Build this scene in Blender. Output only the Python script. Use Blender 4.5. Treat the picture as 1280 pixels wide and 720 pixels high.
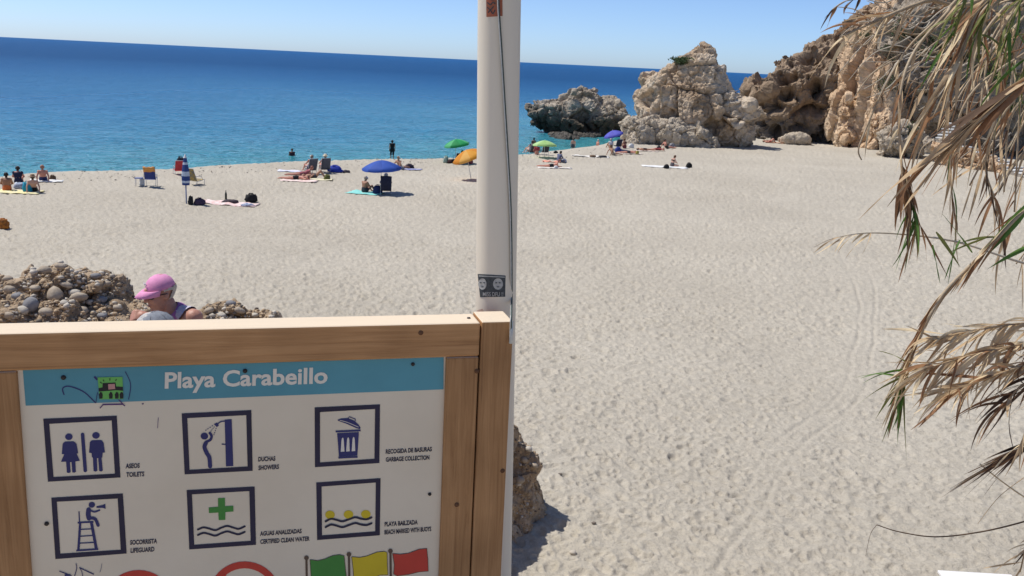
import bpy, bmesh, math, random
import numpy as np
from mathutils import Vector, Matrix

# ------------------------------------------------------------------ camera, sky, sun, exposure
R = math.radians
scene = bpy.context.scene
COL = scene.collection
for o in list(bpy.data.objects):
    bpy.data.objects.remove(o)

FPX = 1210.0                       # focal length in photo pixels (1280 wide)
PITCH, ROLL = R(13.15), R(2.79)
CAM = np.array((0.0, 0.0, 7.0))    # eye: 7 m above the beach, on the path above it
_r0 = np.array((1.0, 0, 0)); _u0 = np.array((0, math.sin(PITCH), math.cos(PITCH)))
FWD = np.array((0, math.cos(PITCH), -math.sin(PITCH)))
RIGHT = math.cos(ROLL)*_r0 + math.sin(ROLL)*_u0
UP = math.cos(ROLL)*_u0 - math.sin(ROLL)*_r0

cam_data = bpy.data.cameras.new('camera')
cam_data.sensor_width = 36.0
cam_data.lens = FPX/1280.0*36.0
cam_data.clip_start = 0.05
cam_data.clip_end = 60000.0
cam = bpy.data.objects.new('camera', cam_data)
COL.objects.link(cam)
m = Matrix.Identity(4)
for i in range(3):
    m[i][0] = RIGHT[i]; m[i][1] = UP[i]; m[i][2] = -FWD[i]; m[i][3] = CAM[i]
cam.matrix_world = m
scene.camera = cam

SUN_EL, SUN_AZ = R(60), math.atan2(-0.955, 0.295)     # azimuth from +Y towards +X: left and ahead
world = bpy.data.worlds.new('World'); scene.world = world; world.use_nodes = True
wn = world.node_tree.nodes; wl = world.node_tree.links
sky = wn.new('ShaderNodeTexSky'); sky.sky_type = 'NISHITA'; sky.sun_disc = False
sky.sun_elevation = SUN_EL; sky.sun_rotation = SUN_AZ
sky.altitude = 0; sky.air_density = 0.48; sky.dust_density = 0.5; sky.ozone_density = 6.5
bg = wn['Background']; bg.inputs['Strength'].default_value = 0.14
wl.new(sky.outputs['Color'], bg.inputs['Color'])

sun_data = bpy.data.lights.new('sun', 'SUN'); sun_data.energy = 3.9; sun_data.angle = R(0.53)
sun_data.color = (1.0, 0.965, 0.905)
sun = bpy.data.objects.new('sun', sun_data); COL.objects.link(sun)
sd = Vector((math.sin(SUN_AZ)*math.cos(SUN_EL), math.cos(SUN_AZ)*math.cos(SUN_EL), math.sin(SUN_EL)))
sun.rotation_euler = sd.to_track_quat('Z', 'Y').to_euler()
sun.location = (-20, 10, 40)

scene.view_settings.view_transform = 'Standard'
scene.view_settings.look = 'None'
scene.view_settings.exposure = 0.21
scene.view_settings.gamma = 1.0
scene.view_settings.use_curve_mapping = False
scene.render.engine = 'CYCLES'

# ------------------------------------------------------------------ helpers
rng = np.random.default_rng(7)
random.seed(7)
SEA_Z = -1.25

def ray(px, py):
    return FWD + (px-640.0)/FPX*RIGHT + (360.0-py)/FPX*UP
def at(px, py, Y):
    d = ray(px, py); return CAM + d*(Y/d[1])
def on_z(px, py, z=0.0):
    d = ray(px, py); return CAM + d*((z-CAM[2])/d[2])

def tag(o, label=None, cat=None, group=None, kind=None):
    if label: o['label'] = label
    if cat: o['category'] = cat
    if group: o['group'] = group
    if kind: o['kind'] = kind
    return o
def empty(name, loc, rz=0.0, rot=None):
    o = bpy.data.objects.new(name, None); COL.objects.link(o)
    o.location = [float(v) for v in loc]
    o.rotation_euler = rot if rot else (0, 0, rz)
    o.empty_display_size = 0.1
    return o
def thing(name, label, cat, loc, rz=0.0, group=None):
    return tag(empty(name, loc, rz), label, cat, group)

class MB:
    """collects boxes, tubes, lathes, sheets; build() links them as one mesh object"""
    def __init__(s): s.v = []; s.f = []; s.smooth = []
    def add(s, v, f, smooth=False):
        n = len(s.v); s.v += [tuple(float(c) for c in q) for q in v]
        s.f += [tuple(n+i for i in q) for q in f]; s.smooth += [smooth]*len(f); return s
    def box(s, c, size, M3=None, bev=0.0):
        hx, hy, hz = [q/2.0 for q in size]
        if bev <= 0:
            v = [(x, y, z) for x in (-hx, hx) for y in (-hy, hy) for z in (-hz, hz)]
            f = [(0,1,3,2),(4,6,7,5),(0,4,5,1),(2,3,7,6),(0,2,6,4),(1,5,7,3)]
        else:
            bm = bmesh.new(); bmesh.ops.create_cube(bm, size=1.0)
            for q in bm.verts: q.co = Vector((q.co.x*2*hx, q.co.y*2*hy, q.co.z*2*hz))
            bmesh.ops.bevel(bm, geom=bm.edges[:], offset=bev, segments=2, affect='EDGES', profile=0.5)
            bm.verts.index_update()
            v = [tuple(q.co) for q in bm.verts]; f = [tuple(q.index for q in g.verts) for g in bm.faces]; bm.free()
        if M3 is not None: v = [tuple(M3 @ Vector(q)) for q in v]
        return s.add([(q[0]+c[0], q[1]+c[1], q[2]+c[2]) for q in v], f)
    def tube(s, pts, rad, n=8, cap=True):
        pts = [Vector([float(c) for c in p]) for p in pts]
        rads = rad if isinstance(rad, (list, tuple, np.ndarray)) else [rad]*len(pts)
        v = []; f = []; ref = None
        for i, p in enumerate(pts):
            t = (pts[min(i+1, len(pts)-1)] - pts[max(i-1, 0)])
            if t.length < 1e-9: t = Vector((0, 0, 1))
            t.normalize()
            if ref is None: ref = t.orthogonal().normalized()
            a = ref - t*ref.dot(t)
            a = a.normalized() if a.length > 1e-6 else t.orthogonal().normalized()
            ref = a; b = t.cross(a)
            for k in range(n):
                w = 2*math.pi*k/n
                v.append(tuple(p + (a*math.cos(w) + b*math.sin(w))*float(rads[i])))
        for i in range(len(pts)-1):
            for k in range(n):
                f.append((i*n+k, i*n+(k+1) % n, (i+1)*n+(k+1) % n, (i+1)*n+k))
        if cap:
            f.append(tuple(range(n-1, -1, -1))); f.append(tuple((len(pts)-1)*n+k for k in range(n)))
        return s.add(v, f, True)
    def lathe(s, prof, n=16, c=(0, 0, 0), M3=None, ang=None):
        v = []; f = []
        for (r, z) in prof:
            for k in range(n):
                w = 2*math.pi*k/n; v.append((r*math.cos(w), r*math.sin(w), z))
        for i in range(len(prof)-1):
            for k in range(n):
                f.append((i*n+k, i*n+(k+1) % n, (i+1)*n+(k+1) % n, (i+1)*n+k))
        if M3 is not None: v = [tuple(M3 @ Vector(q)) for q in v]
        return s.add([(q[0]+c[0], q[1]+c[1], q[2]+c[2]) for q in v], f, True)
    def ell(s, c, rad, M3=None, n=12, m_=8, noise=0.0, zcut=None):
        v = [(0, 0, -1)]; f = []
        for i in range(1, m_):
            th = math.pi*i/m_ - math.pi/2
            for k in range(n):
                w = 2*math.pi*k/n; v.append((math.cos(th)*math.cos(w), math.cos(th)*math.sin(w), math.sin(th)))
        v.append((0, 0, 1))
        for k in range(n):
            f.append((0, 1+(k+1) % n, 1+k)); f.append((len(v)-1, len(v)-1-n+k, len(v)-1-n+(k+1) % n))
        for i in range(m_-2):
            for k in range(n):
                f.append((1+i*n+k, 1+i*n+(k+1) % n, 1+(i+1)*n+(k+1) % n, 1+(i+1)*n+k))
        o = []
        for q in v:
            k = 1.0 + (random.uniform(-noise, noise) if noise else 0)
            w = Vector((q[0]*rad[0]*k, q[1]*rad[1]*k, q[2]*rad[2]*k))
            if zcut is not None: w.z = max(w.z, zcut)
            if M3 is not None: w = M3 @ w
            o.append((w.x+c[0], w.y+c[1], w.z+c[2]))
        return s.add(o, f, True)
    def build(s, name, mat, parent=None, smooth=None):
        me = bpy.data.meshes.new(name)
        me.from_pydata(s.v, [], s.f)
        sm = s.smooth if smooth is None else [smooth]*len(s.f)
        me.polygons.foreach_set('use_smooth', sm)
        me.update()
        o = bpy.data.objects.new(name, me); COL.objects.link(o)
        if mat: me.materials.append(mat)
        if parent: o.parent = parent
        return o

def np_mesh(name, V, Fq, mat, smooth=True, parent=None):
    """big mesh from numpy: V (n,3), Fq (m,3 or 4)"""
    me = bpy.data.meshes.new(name)
    Fq = np.asarray(Fq, dtype=np.int32); k = Fq.shape[1]
    me.vertices.add(len(V)); me.vertices.foreach_set('co', np.asarray(V, dtype=np.float32).ravel())
    me.loops.add(Fq.size); me.loops.foreach_set('vertex_index', Fq.ravel())
    me.polygons.add(len(Fq)); me.polygons.foreach_set('loop_start', np.arange(0, Fq.size, k, dtype=np.int32))
    me.polygons.foreach_set('use_smooth', np.full(len(Fq), smooth))
    me.update(calc_edges=True); me.validate()
    o = bpy.data.objects.new(name, me); COL.objects.link(o)
    if mat: me.materials.append(mat)
    if parent: o.parent = parent
    return o
def grid_faces(nr, nc):
    i = np.arange(nr-1)[:, None]*nc + np.arange(nc-1)[None, :]
    return np.stack([i, i+1, i+nc+1, i+nc], -1).reshape(-1, 4)

# --- numpy noise
def _hash(ix, iy, iz, seed):
    h = (ix.astype(np.int64)*374761393 + iy.astype(np.int64)*668265263 + iz.astype(np.int64)*2147483647 + seed*974634211) & 0xffffffff
    h = ((h ^ (h >> 13))*1274126177) & 0xffffffff
    h = ((h ^ (h >> 15))*2246822519) & 0xffffffff
    return (h ^ (h >> 16)) & 0xffffffff
def hash01(ix, iy, iz, seed):
    return _hash(ix, iy, iz, seed)/4294967295.0
def vnoise(p, seed=0):
    """value noise -1..1, p (n,3)"""
    i = np.floor(p).astype(np.int64); f = p-i
    u = f*f*f*(f*(f*6-15)+10)
    r = 0
    for dx in (0, 1):
        wx = u[:, 0] if dx else 1-u[:, 0]
        for dy in (0, 1):
            wy = u[:, 1] if dy else 1-u[:, 1]
            for dz in (0, 1):
                wz = u[:, 2] if dz else 1-u[:, 2]
                r = r + wx*wy*wz*hash01(i[:, 0]+dx, i[:, 1]+dy, i[:, 2]+dz, seed)
    return r*2-1
def fbm(p, octs=4, seed=0, gain=0.5, lac=2.03):
    r = 0; a = 1.0; q = p
    for k in range(octs):
        r = r + a*vnoise(q, seed+k*17); a *= gain; q = q*lac + 3.7
    return r
def worley(p, seed=0):
    i = np.floor(p).astype(np.int64); f1 = np.full(len(p), 9.0); f2 = f1.copy()
    for dx in (-1, 0, 1):
        for dy in (-1, 0, 1):
            for dz in (-1, 0, 1):
                c = i + np.array((dx, dy, dz))
                q = np.stack([c[:, k]+hash01(c[:, 0], c[:, 1], c[:, 2], seed+k) for k in range(3)], -1)
                d = np.sqrt(((q-p)**2).sum(1))
                f2 = np.minimum(f2, np.maximum(f1, d)); f1 = np.minimum(f1, d)
    return f1, f2
def facets(p, seed=0):
    """cells, each a tilted plane with its own height: angular broken rock; returns height, crack width"""
    i = np.floor(p).astype(np.int64); f1 = np.full(len(p), 9.0); f2 = f1.copy(); h = np.zeros(len(p))
    for dx in (-1, 0, 1):
        for dy in (-1, 0, 1):
            for dz in (-1, 0, 1):
                c = i + np.array((dx, dy, dz))
                q = np.stack([c[:, k]+hash01(c[:, 0], c[:, 1], c[:, 2], seed+k) for k in range(3)], -1)
                e = np.stack([hash01(c[:, 0], c[:, 1], c[:, 2], seed+5+k)-0.5 for k in range(3)], -1)
                d = np.sqrt(((q-p)**2).sum(1)); u = d < f1
                hh = ((p-q)*e).sum(1)*1.6 + (hash01(c[:, 0], c[:, 1], c[:, 2], seed+9)-0.5)
                h = np.where(u, hh, h); f2 = np.minimum(f2, np.maximum(f1, d)); f1 = np.minimum(f1, d)
    return h, f2-f1
def ridged(p, octs=4, seed=0):
    r = 0; a = 1.0
    for k in range(octs):
        r = r + a*(0.5-np.abs(vnoise(p, seed+k*13))); a *= 0.5; p = p*2.1+1.3
    return r
def sstep(a, b, x):
    t = np.clip((x-a)/(b-a), 0, 1); return t*t*(3-2*t)

# --- materials
def new_mat(name):
    m_ = bpy.data.materials.new(name); m_.use_nodes = True
    nt = m_.node_tree; b = nt.nodes['Principled BSDF']
    return m_, nt, b
def nd(nt, t, **kw):
    n = nt.nodes.new(t)
    for k, v in kw.items():
        if k in n.inputs: n.inputs[k].default_value = v
        else: setattr(n, k, v)
    return n
def ramp(nt, stops):
    r = nt.nodes.new('ShaderNodeValToRGB'); e = r.color_ramp.elements
    while len(e) < len(stops): e.new(0.5)
    for q, (p, c) in zip(e, stops):
        q.position = p; q.color = (c[0], c[1], c[2], 1)
    return r
_mc = {}
def M(c1, c2=None, scale=6.0, rough=0.8, bump=0.0, bscale=None, spec=0.3, name=None, transl=0.0, coord='Object', stretch=None):
    """plain procedural material: two-tone noise colour and fine relief"""
    key = (c1, c2, scale, rough, bump, bscale, spec, transl, coord, stretch)
    if key in _mc: return _mc[key]
    m_, nt, b = new_mat(name or 'procedural')
    tc = nd(nt, 'ShaderNodeTexCoord'); src = tc.outputs[coord]
    if stretch:
        mp = nd(nt, 'ShaderNodeMapping'); mp.inputs['Scale'].default_value = stretch
        nt.links.new(src, mp.inputs['Vector']); src = mp.outputs['Vector']
    n = nd(nt, 'ShaderNodeTexNoise', Scale=scale, Detail=5.0, Roughness=0.6)
    nt.links.new(src, n.inputs['Vector'])
    c2 = c2 or tuple(q*0.78 for q in c1)
    r = ramp(nt, [(0.32, c2), (0.68, c1)])
    nt.links.new(n.outputs['Fac'], r.inputs['Fac']); nt.links.new(r.outputs['Color'], b.inputs['Base Color'])
    b.inputs['Roughness'].default_value = rough; b.inputs['Specular IOR Level'].default_value = spec
    if bump:
        n2 = nd(nt, 'ShaderNodeTexNoise', Scale=bscale or scale*4, Detail=6.0, Roughness=0.65)
        nt.links.new(src, n2.inputs['Vector'])
        bp = nd(nt, 'ShaderNodeBump', Strength=min(1.0, bump), Distance=0.02)
        nt.links.new(n2.outputs['Fac'], bp.inputs['Height']); nt.links.new(bp.outputs['Normal'], b.inputs['Normal'])
    if transl:
        out = [q for q in nt.nodes if q.type == 'OUTPUT_MATERIAL'][0]
        tr = nd(nt, 'ShaderNodeBsdfTranslucent'); nt.links.new(r.outputs['Color'], tr.inputs['Color'])
        mx = nd(nt, 'ShaderNodeMixShader'); mx.inputs[0].default_value = transl
        nt.links.new(b.outputs[0], mx.inputs[1]); nt.links.new(tr.outputs[0], mx.inputs[2])
        nt.links.new(mx.outputs[0], out.inputs['Surface'])
    _mc[key] = m_
    return m_

# --- voxel union of balls -> one continuous surface
_ico = None
def blob(balls, voxel, smooth_iter=0, smooth_fac=0.5):
    """balls: (n, 4 or 6+) arrays [x,y,z,r] or dict with scale; returns (V, F)"""
    global _ico
    if _ico is None:
        bm = bmesh.new(); bmesh.ops.create_icosphere(bm, subdivisions=2, radius=1.0)
        bm.verts.index_update()
        _ico = (np.array([v.co[:] for v in bm.verts]), np.array([[v.index for v in f.verts] for f in bm.faces])); bm.free()
    vs, fs = _ico
    V = []; F_ = []
    for k, b in enumerate(balls):
        c = np.array(b[0:3]); r = np.array(b[3]) if np.ndim(b[3]) else np.array((b[3],)*3)
        q = vs*r
        if len(b) > 4 and b[4] is not None: q = q @ np.array(b[4]).T
        V.append(q+c); F_.append(fs+k*len(vs))
    o = np_mesh('tmp', np.concatenate(V), np.concatenate(F_), None)
    md = o.modifiers.new('r', 'REMESH'); md.mode = 'VOXEL'; md.voxel_size = voxel; md.use_smooth_shade = True
    if smooth_iter:
        ms = o.modifiers.new('s', 'SMOOTH'); ms.iterations = smooth_iter; ms.factor = smooth_fac
    dg = bpy.context.evaluated_depsgraph_get(); dg.update()
    ev = o.evaluated_get(dg); me = ev.to_mesh()
    n = len(me.vertices); co = np.empty(n*3, np.float32); me.vertices.foreach_get('co', co)
    nf = len(me.polygons); lp = np.empty(len(me.loops), np.int32); me.loops.foreach_get('vertex_index', lp)
    tot = np.empty(nf, np.int32); me.polygons.foreach_get('loop_total', tot)
    ev.to_mesh_clear()
    V = co.reshape(-1, 3).astype(np.float64)
    if (tot == 4).all(): F4 = lp.reshape(-1, 4)
    else:
        F4 = []; k = 0
        for t in tot:
            q = list(lp[k:k+t]); k += t
            F4.append(q if t == 4 else q+[q[-1]])
        F4 = np.array(F4)
    me0 = o.data; bpy.data.objects.remove(o); bpy.data.meshes.remove(me0)
    return V, F4
def vnormals(V, F4):
    a = V[F4[:, 2]]-V[F4[:, 0]]; b = V[F4[:, 3]]-V[F4[:, 1]]
    n = np.cross(a, b); N = np.zeros_like(V)
    for k in range(4): np.add.at(N, F4[:, k], n)
    return N/np.maximum(np.linalg.norm(N, axis=1), 1e-9)[:, None]

# ------------------------------------------------------------------ beach shape
CREST = np.array([(-120, -50), (-60, 11), (-27, 47.5), (-24, 53), (-20, 55.7), (-17, 60), (-12.5, 64.6), (-8.4, 68), (-4.6, 70.7), (1.3, 76.6), (5.5, 82.5), (10.8, 93), (16, 106), (22, 125), (26, 170)], float)
def crest_dist(x, y):
    """distance to the berm crest, + on the beach side (right), - to seaward"""
    x = np.asarray(x, float); y = np.asarray(y, float)
    best = np.full(x.shape, 1e9); sg = np.ones(x.shape)
    for a, b in zip(CREST[:-1], CREST[1:]):
        d = b-a; L = (d**2).sum()
        t = np.clip(((x-a[0])*d[0]+(y-a[1])*d[1])/L, 0, 1)
        qx = a[0]+t*d[0]; qy = a[1]+t*d[1]
        dist = np.hypot(x-qx, y-qy); cr = d[0]*(y-a[1])-d[1]*(x-a[0])
        u = dist < best
        best = np.where(u, dist, best); sg = np.where(u, np.where(cr > 0, -1.0, 1.0), sg)
    return best*sg
def sand_base(x, y):
    x = np.asarray(x, float); y = np.asarray(y, float)
    d = crest_dist(x, y)
    p = np.stack([x.ravel(), y.ravel(), np.zeros(x.size)], -1)
    n = (fbm(p*0.07, 2, 5)*0.16 + fbm(p*0.3, 2, 8)*0.04).reshape(x.shape)
    n = n*sstep(4, 15, d)
    wob = (vnoise(p*0.35, 21)*0.9 + vnoise(p*0.12, 22)*1.2).reshape(x.shape)
    dd = d + wob*0.5
    berm = 0.05*np.exp(-((dd-1.5)/1.5)**2)
    drop = np.where(dd < 0, np.maximum(0.15*dd - 0.004*dd*dd*(dd > -12), -5.0), 0.0)
    return n + berm + drop
def on_beach(px, py):
    z = 0.0
    for _ in range(6):
        p = on_z(px, py, z); z = float(sand_base(np.array([p[0]]), np.array([p[1]]))[0])
    return on_z(px, py, z)

# ------------------------------------------------------------------ sand
def seg_dist(x, y, pts):
    best = np.full(x.shape, 1e9)
    for a, b in zip(pts[:-1], pts[1:]):
        dx, dy = b[0]-a[0], b[1]-a[1]; L = dx*dx+dy*dy+1e-9
        t = np.clip(((x-a[0])*dx+(y-a[1])*dy)/L, 0, 1)
        best = np.minimum(best, np.hypot(x-a[0]-t*dx, y-a[1]-t*dy))
    return best
def dimples(x, y, cell, seed, prob=1.0):
    """trodden sand: elongated footprints with a pushed-up rim"""
    h = np.zeros_like(x); gx = np.floor(x/cell).astype(np.int64); gy = np.floor(y/cell).astype(np.int64)
    for dx in (-1, 0, 1):
        for dy in (-1, 0, 1):
            cx = gx+dx; cy = gy+dy; zz = np.zeros_like(cx)
            ox = (cx+hash01(cx, cy, zz, seed))*cell; oy = (cy+hash01(cx, cy, zz, seed+1))*cell
            an = hash01(cx, cy, zz, seed+2)*2.4+0.2
            dep = 0.35+0.65*hash01(cx, cy, zz, seed+3); on = hash01(cx, cy, zz, seed+4) < prob
            u = (x-ox)*np.cos(an)+(y-oy)*np.sin(an); v = -(x-ox)*np.sin(an)+(y-oy)*np.cos(an)
            q = (u/(cell*0.34))**2+(v/(cell*0.20))**2
            h += on*dep*(-np.exp(-q*1.3)+0.45*np.exp(-(np.sqrt(q)-1.35)**2*5.0))
    return h
def sand_detail(x, y):
    p = np.stack([x, y, np.zeros_like(x)], -1)
    d = crest_dist(x, y)
    amp = 0.75+0.35*vnoise(p*0.25, 33)
    h = 0.054*dimples(x, y, 0.42, 3, 0.85) + 0.045*dimples(x+7, y-3, 0.78, 9, 0.7) + 0.040*dimples(x-4, y+9, 0.23, 14, 0.75)
    h = h*amp + 0.016*fbm(p*3.1, 3, 12) + 0.006*vnoise(p*14, 15)
    h = h*sstep(-7, 2, d)*1.05
    for pts, w in TRACKS:
        q = seg_dist(x+0.06*vnoise(p*0.7, 41)+0.03*vnoise(p*3, 42), y+0.06*vnoise(p*0.8, 43), pts)
        k_ = 0.55+0.45*sstep(-0.3, 0.5, vnoise(p*0.6, 47))
        h = h*(1-0.55*np.exp(-(q/0.22)**2)) + k_*(-0.017*np.exp(-(q/0.05)**2) + 0.010*np.exp(-((q-0.10)/0.05)**2))
    return h
def _trk(px):
    P_ = np.array([on_z(a, b, 0.0)[:2] for a, b in px]); t = np.arange(len(P_)); tt = np.linspace(0, len(P_)-1, 40)
    Q_ = np.stack([np.interp(tt, t, P_[:, k]) for k in (0, 1)], -1)
    for _ in range(6): Q_[1:-1] = (Q_[:-2]+2*Q_[1:-1]+Q_[2:])/4
    return Q_
TRACKS = [(_trk([(1043, 305), (1058, 328), (1074, 367), (1078, 387), (1066, 433), (1058, 490), (1000, 533), (960, 564), (933, 609)]), 0),
          (_trk([(1085, 330), (1093, 355), (1095, 402), (1087, 449), (1080, 500), (1000, 557), (969, 604), (951, 640), (915, 675), (890, 720)]), 0)]

m_sand, nt, b = new_mat('coarse_sand')
geo = nd(nt, 'ShaderNodeNewGeometry')
def _noise(sc, det=4.0, ro=0.6, src=None):
    n = nd(nt, 'ShaderNodeTexNoise', Scale=sc, Detail=det, Roughness=ro); nt.links.new(src or geo.outputs['Position'], n.inputs['Vector']); return n
n1 = _noise(0.12, 3); n2 = _noise(28.0, 6, 0.75); n3 = _noise(5.0, 4, 0.7)
r1 = ramp(nt, [(0.30, (0.466, 0.417, 0.338)), (0.70, (0.535, 0.484, 0.398))])
nt.links.new(n1.outputs['Fac'], r1.inputs['Fac'])
r2 = ramp(nt, [(0.25, (0.55, 0.54, 0.53)), (0.45, (0.95, 0.95, 0.95)), (0.6, (1.0, 1.0, 1.0)), (0.8, (1.25, 1.24, 1.22))])
nt.links.new(n2.outputs['Fac'], r2.inputs['Fac'])
r3 = ramp(nt, [(0.3, (0.86, 0.855, 0.85)), (0.7, (1.06, 1.06, 1.06))]); nt.links.new(n3.outputs['Fac'], r3.inputs['Fac'])
mx = nd(nt, 'ShaderNodeMixRGB', blend_type='MULTIPLY'); mx.inputs[0].default_value = 1.0
nt.links.new(r1.outputs[0], mx.inputs[1]); nt.links.new(r2.outputs[0], mx.inputs[2])
mx2 = nd(nt, 'ShaderNodeMixRGB', blend_type='MULTIPLY'); mx2.inputs[0].default_value = 1.0
nt.links.new(mx.outputs[0], mx2.inputs[1]); nt.links.new(r3.outputs[0], mx2.inputs[2])
nt.links.new(mx2.outputs[0], b.inputs['Base Color'])
b.inputs['Roughness'].default_value = 0.95; b.inputs['Specular IOR Level'].default_value = 0.15
nb = _noise(40.0, 5, 0.7); nb2 = _noise(9.0, 4, 0.65)
bp = nd(nt, 'ShaderNodeBump', Strength=1.0, Distance=0.02); nt.links.new(nb.outputs['Fac'], bp.inputs['Height'])
bp2 = nd(nt, 'ShaderNodeBump', Strength=0.8, Distance=0.05); nt.links.new(nb2.outputs['Fac'], bp2.inputs['Height'])
nt.links.new(bp.outputs['Normal'], bp2.inputs['Normal']); nt.links.new(bp2.outputs['Normal'], b.inputs['Normal'])

ang = np.concatenate([np.linspace(36, 29.6, 30)[:-1], np.linspace(29.6, 3.6, 560), np.linspace(3.5, 2.2, 16)])
dist = 7.0/np.tan(np.radians(ang))
az = np.concatenate([np.linspace(-75, -31.5, 90)[:-1], np.linspace(-31.5, 31.5, 880), np.linspace(31.5, 75, 90)[1:]])
DD, AZ = np.meshgrid(dist, np.radians(az), indexing='ij')
# flatten the fan so that rows run straight across the view
X = DD*np.tan(np.clip(AZ, R(-60), R(60)))*1.0 ; Y = DD.copy()
out = np.abs(AZ) > R(60)
X = np.where(out, np.sign(AZ)*DD*math.tan(R(60))*(1+(np.abs(AZ)-R(60))*3), X)
Zs = sand_base(X, Y) + sand_detail(X.ravel(), Y.ravel()).reshape(X.shape)
sand = np_mesh('sand', np.stack([X, Y, Zs], -1).reshape(-1, 3), grid_faces(*X.shape)[:, ::-1], m_sand)
tag(sand, 'pale grey beige coarse sand covered in footprints', None, kind='structure')

# ------------------------------------------------------------------ sea
m_sea, nt, b = new_mat('sea_water')
geo = nd(nt, 'ShaderNodeNewGeometry'); at_ = nd(nt, 'ShaderNodeAttribute', attribute_name='offshore')
rc = ramp(nt, [(0.0, (0.19, 0.44, 0.40)), (0.08, (0.070, 0.34, 0.37)), (0.20, (0.030, 0.240, 0.385)), (0.38, (0.016, 0.175, 0.37)), (0.65, (0.011, 0.125, 0.32)), (1.0, (0.010, 0.092, 0.255))])
nl = _noise(0.06, 4, 0.6)
ml = nd(nt, 'ShaderNodeMath', operation='MULTIPLY_ADD'); ml.inputs[1].default_value = 0.10; ml.inputs[2].default_value = -0.05
nt.links.new(nl.outputs['Fac'], ml.inputs[0])
ad = nd(nt, 'ShaderNodeMath', operation='ADD'); nt.links.new(at_.outputs['Fac'], ad.inputs[0]); nt.links.new(ml.outputs[0], ad.inputs[1])
nt.links.new(ad.outputs[0], rc.inputs['Fac']); nt.links.new(rc.outputs[0], b.inputs['Base Color'])
b.inputs['Roughness'].default_value = 0.14; b.inputs['IOR'].default_value = 1.33
b.inputs['Specular IOR Level'].default_value = 0.18
mr_ = nd(nt, 'ShaderNodeMapRange'); mr_.inputs['To Min'].default_value = 0.12; mr_.inputs['To Max'].default_value = 0.5; nt.links.new(at_.outputs['Fac'], mr_.inputs['Value']); nt.links.new(mr_.outputs[0], b.inputs['Roughness'])
mp = nd(nt, 'ShaderNodeMapping'); mp.inputs['Scale'].default_value = (0.45, 1.0, 1.0); mp.inputs['Rotation'].default_value = (0, 0, R(-18))
nt.links.new(geo.outputs['Position'], mp.inputs['Vector'])
w1 = _noise(0.55, 4, 0.62, mp.outputs[0]); w2 = _noise(2.2, 4, 0.6, mp.outputs[0]); w3 = _noise(0.05, 3, 0.5, mp.outputs[0])
bs = [(w1, 1.0, 1.9), (w2, 1.0, 0.42), (w3, 0.7, 3.5)]
last = None
for w, st, di in bs:
    bp = nd(nt, 'ShaderNodeBump', Strength=st, Distance=di); nt.links.new(w.outputs['Fac'], bp.inputs['Height'])
    if last: nt.links.new(last.outputs['Normal'], bp.inputs['Normal'])
    last = bp
nt.links.new(last.outputs['Normal'], b.inputs['Normal'])
rad = np.concatenate([np.linspace(30, 140, 70), np.geomspace(142, 40000, 60)])
sa = np.radians(np.concatenate([np.linspace(-89, -35, 20)[:-1], np.linspace(-35, 32, 90), np.linspace(32, 80, 16)[1:]]))
RR, AA = np.meshgrid(rad, sa, indexing='ij'); X = RR*np.sin(AA); Y = RR*np.cos(AA)
off = np.clip(np.maximum(-crest_dist(X, Y), Y-122)/420.0, 0, 1)**0.6
pw = np.stack([X.ravel(), Y.ravel(), 0*X.ravel()], -1)
zw = 0.05*vnoise(pw*0.5, 3).reshape(X.shape)*(RR < 140)
sea = np_mesh('sea', np.stack([X, Y, SEA_Z+zw], -1).reshape(-1, 3), grid_faces(*X.shape)[:, ::-1], m_sea)
a = sea.data.attributes.new('offshore', 'FLOAT', 'POINT'); a.data.foreach_set('value', off.ravel().astype(np.float32))
tag(sea, 'calm blue sea turning turquoise at the shore', None, kind='structure')

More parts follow.
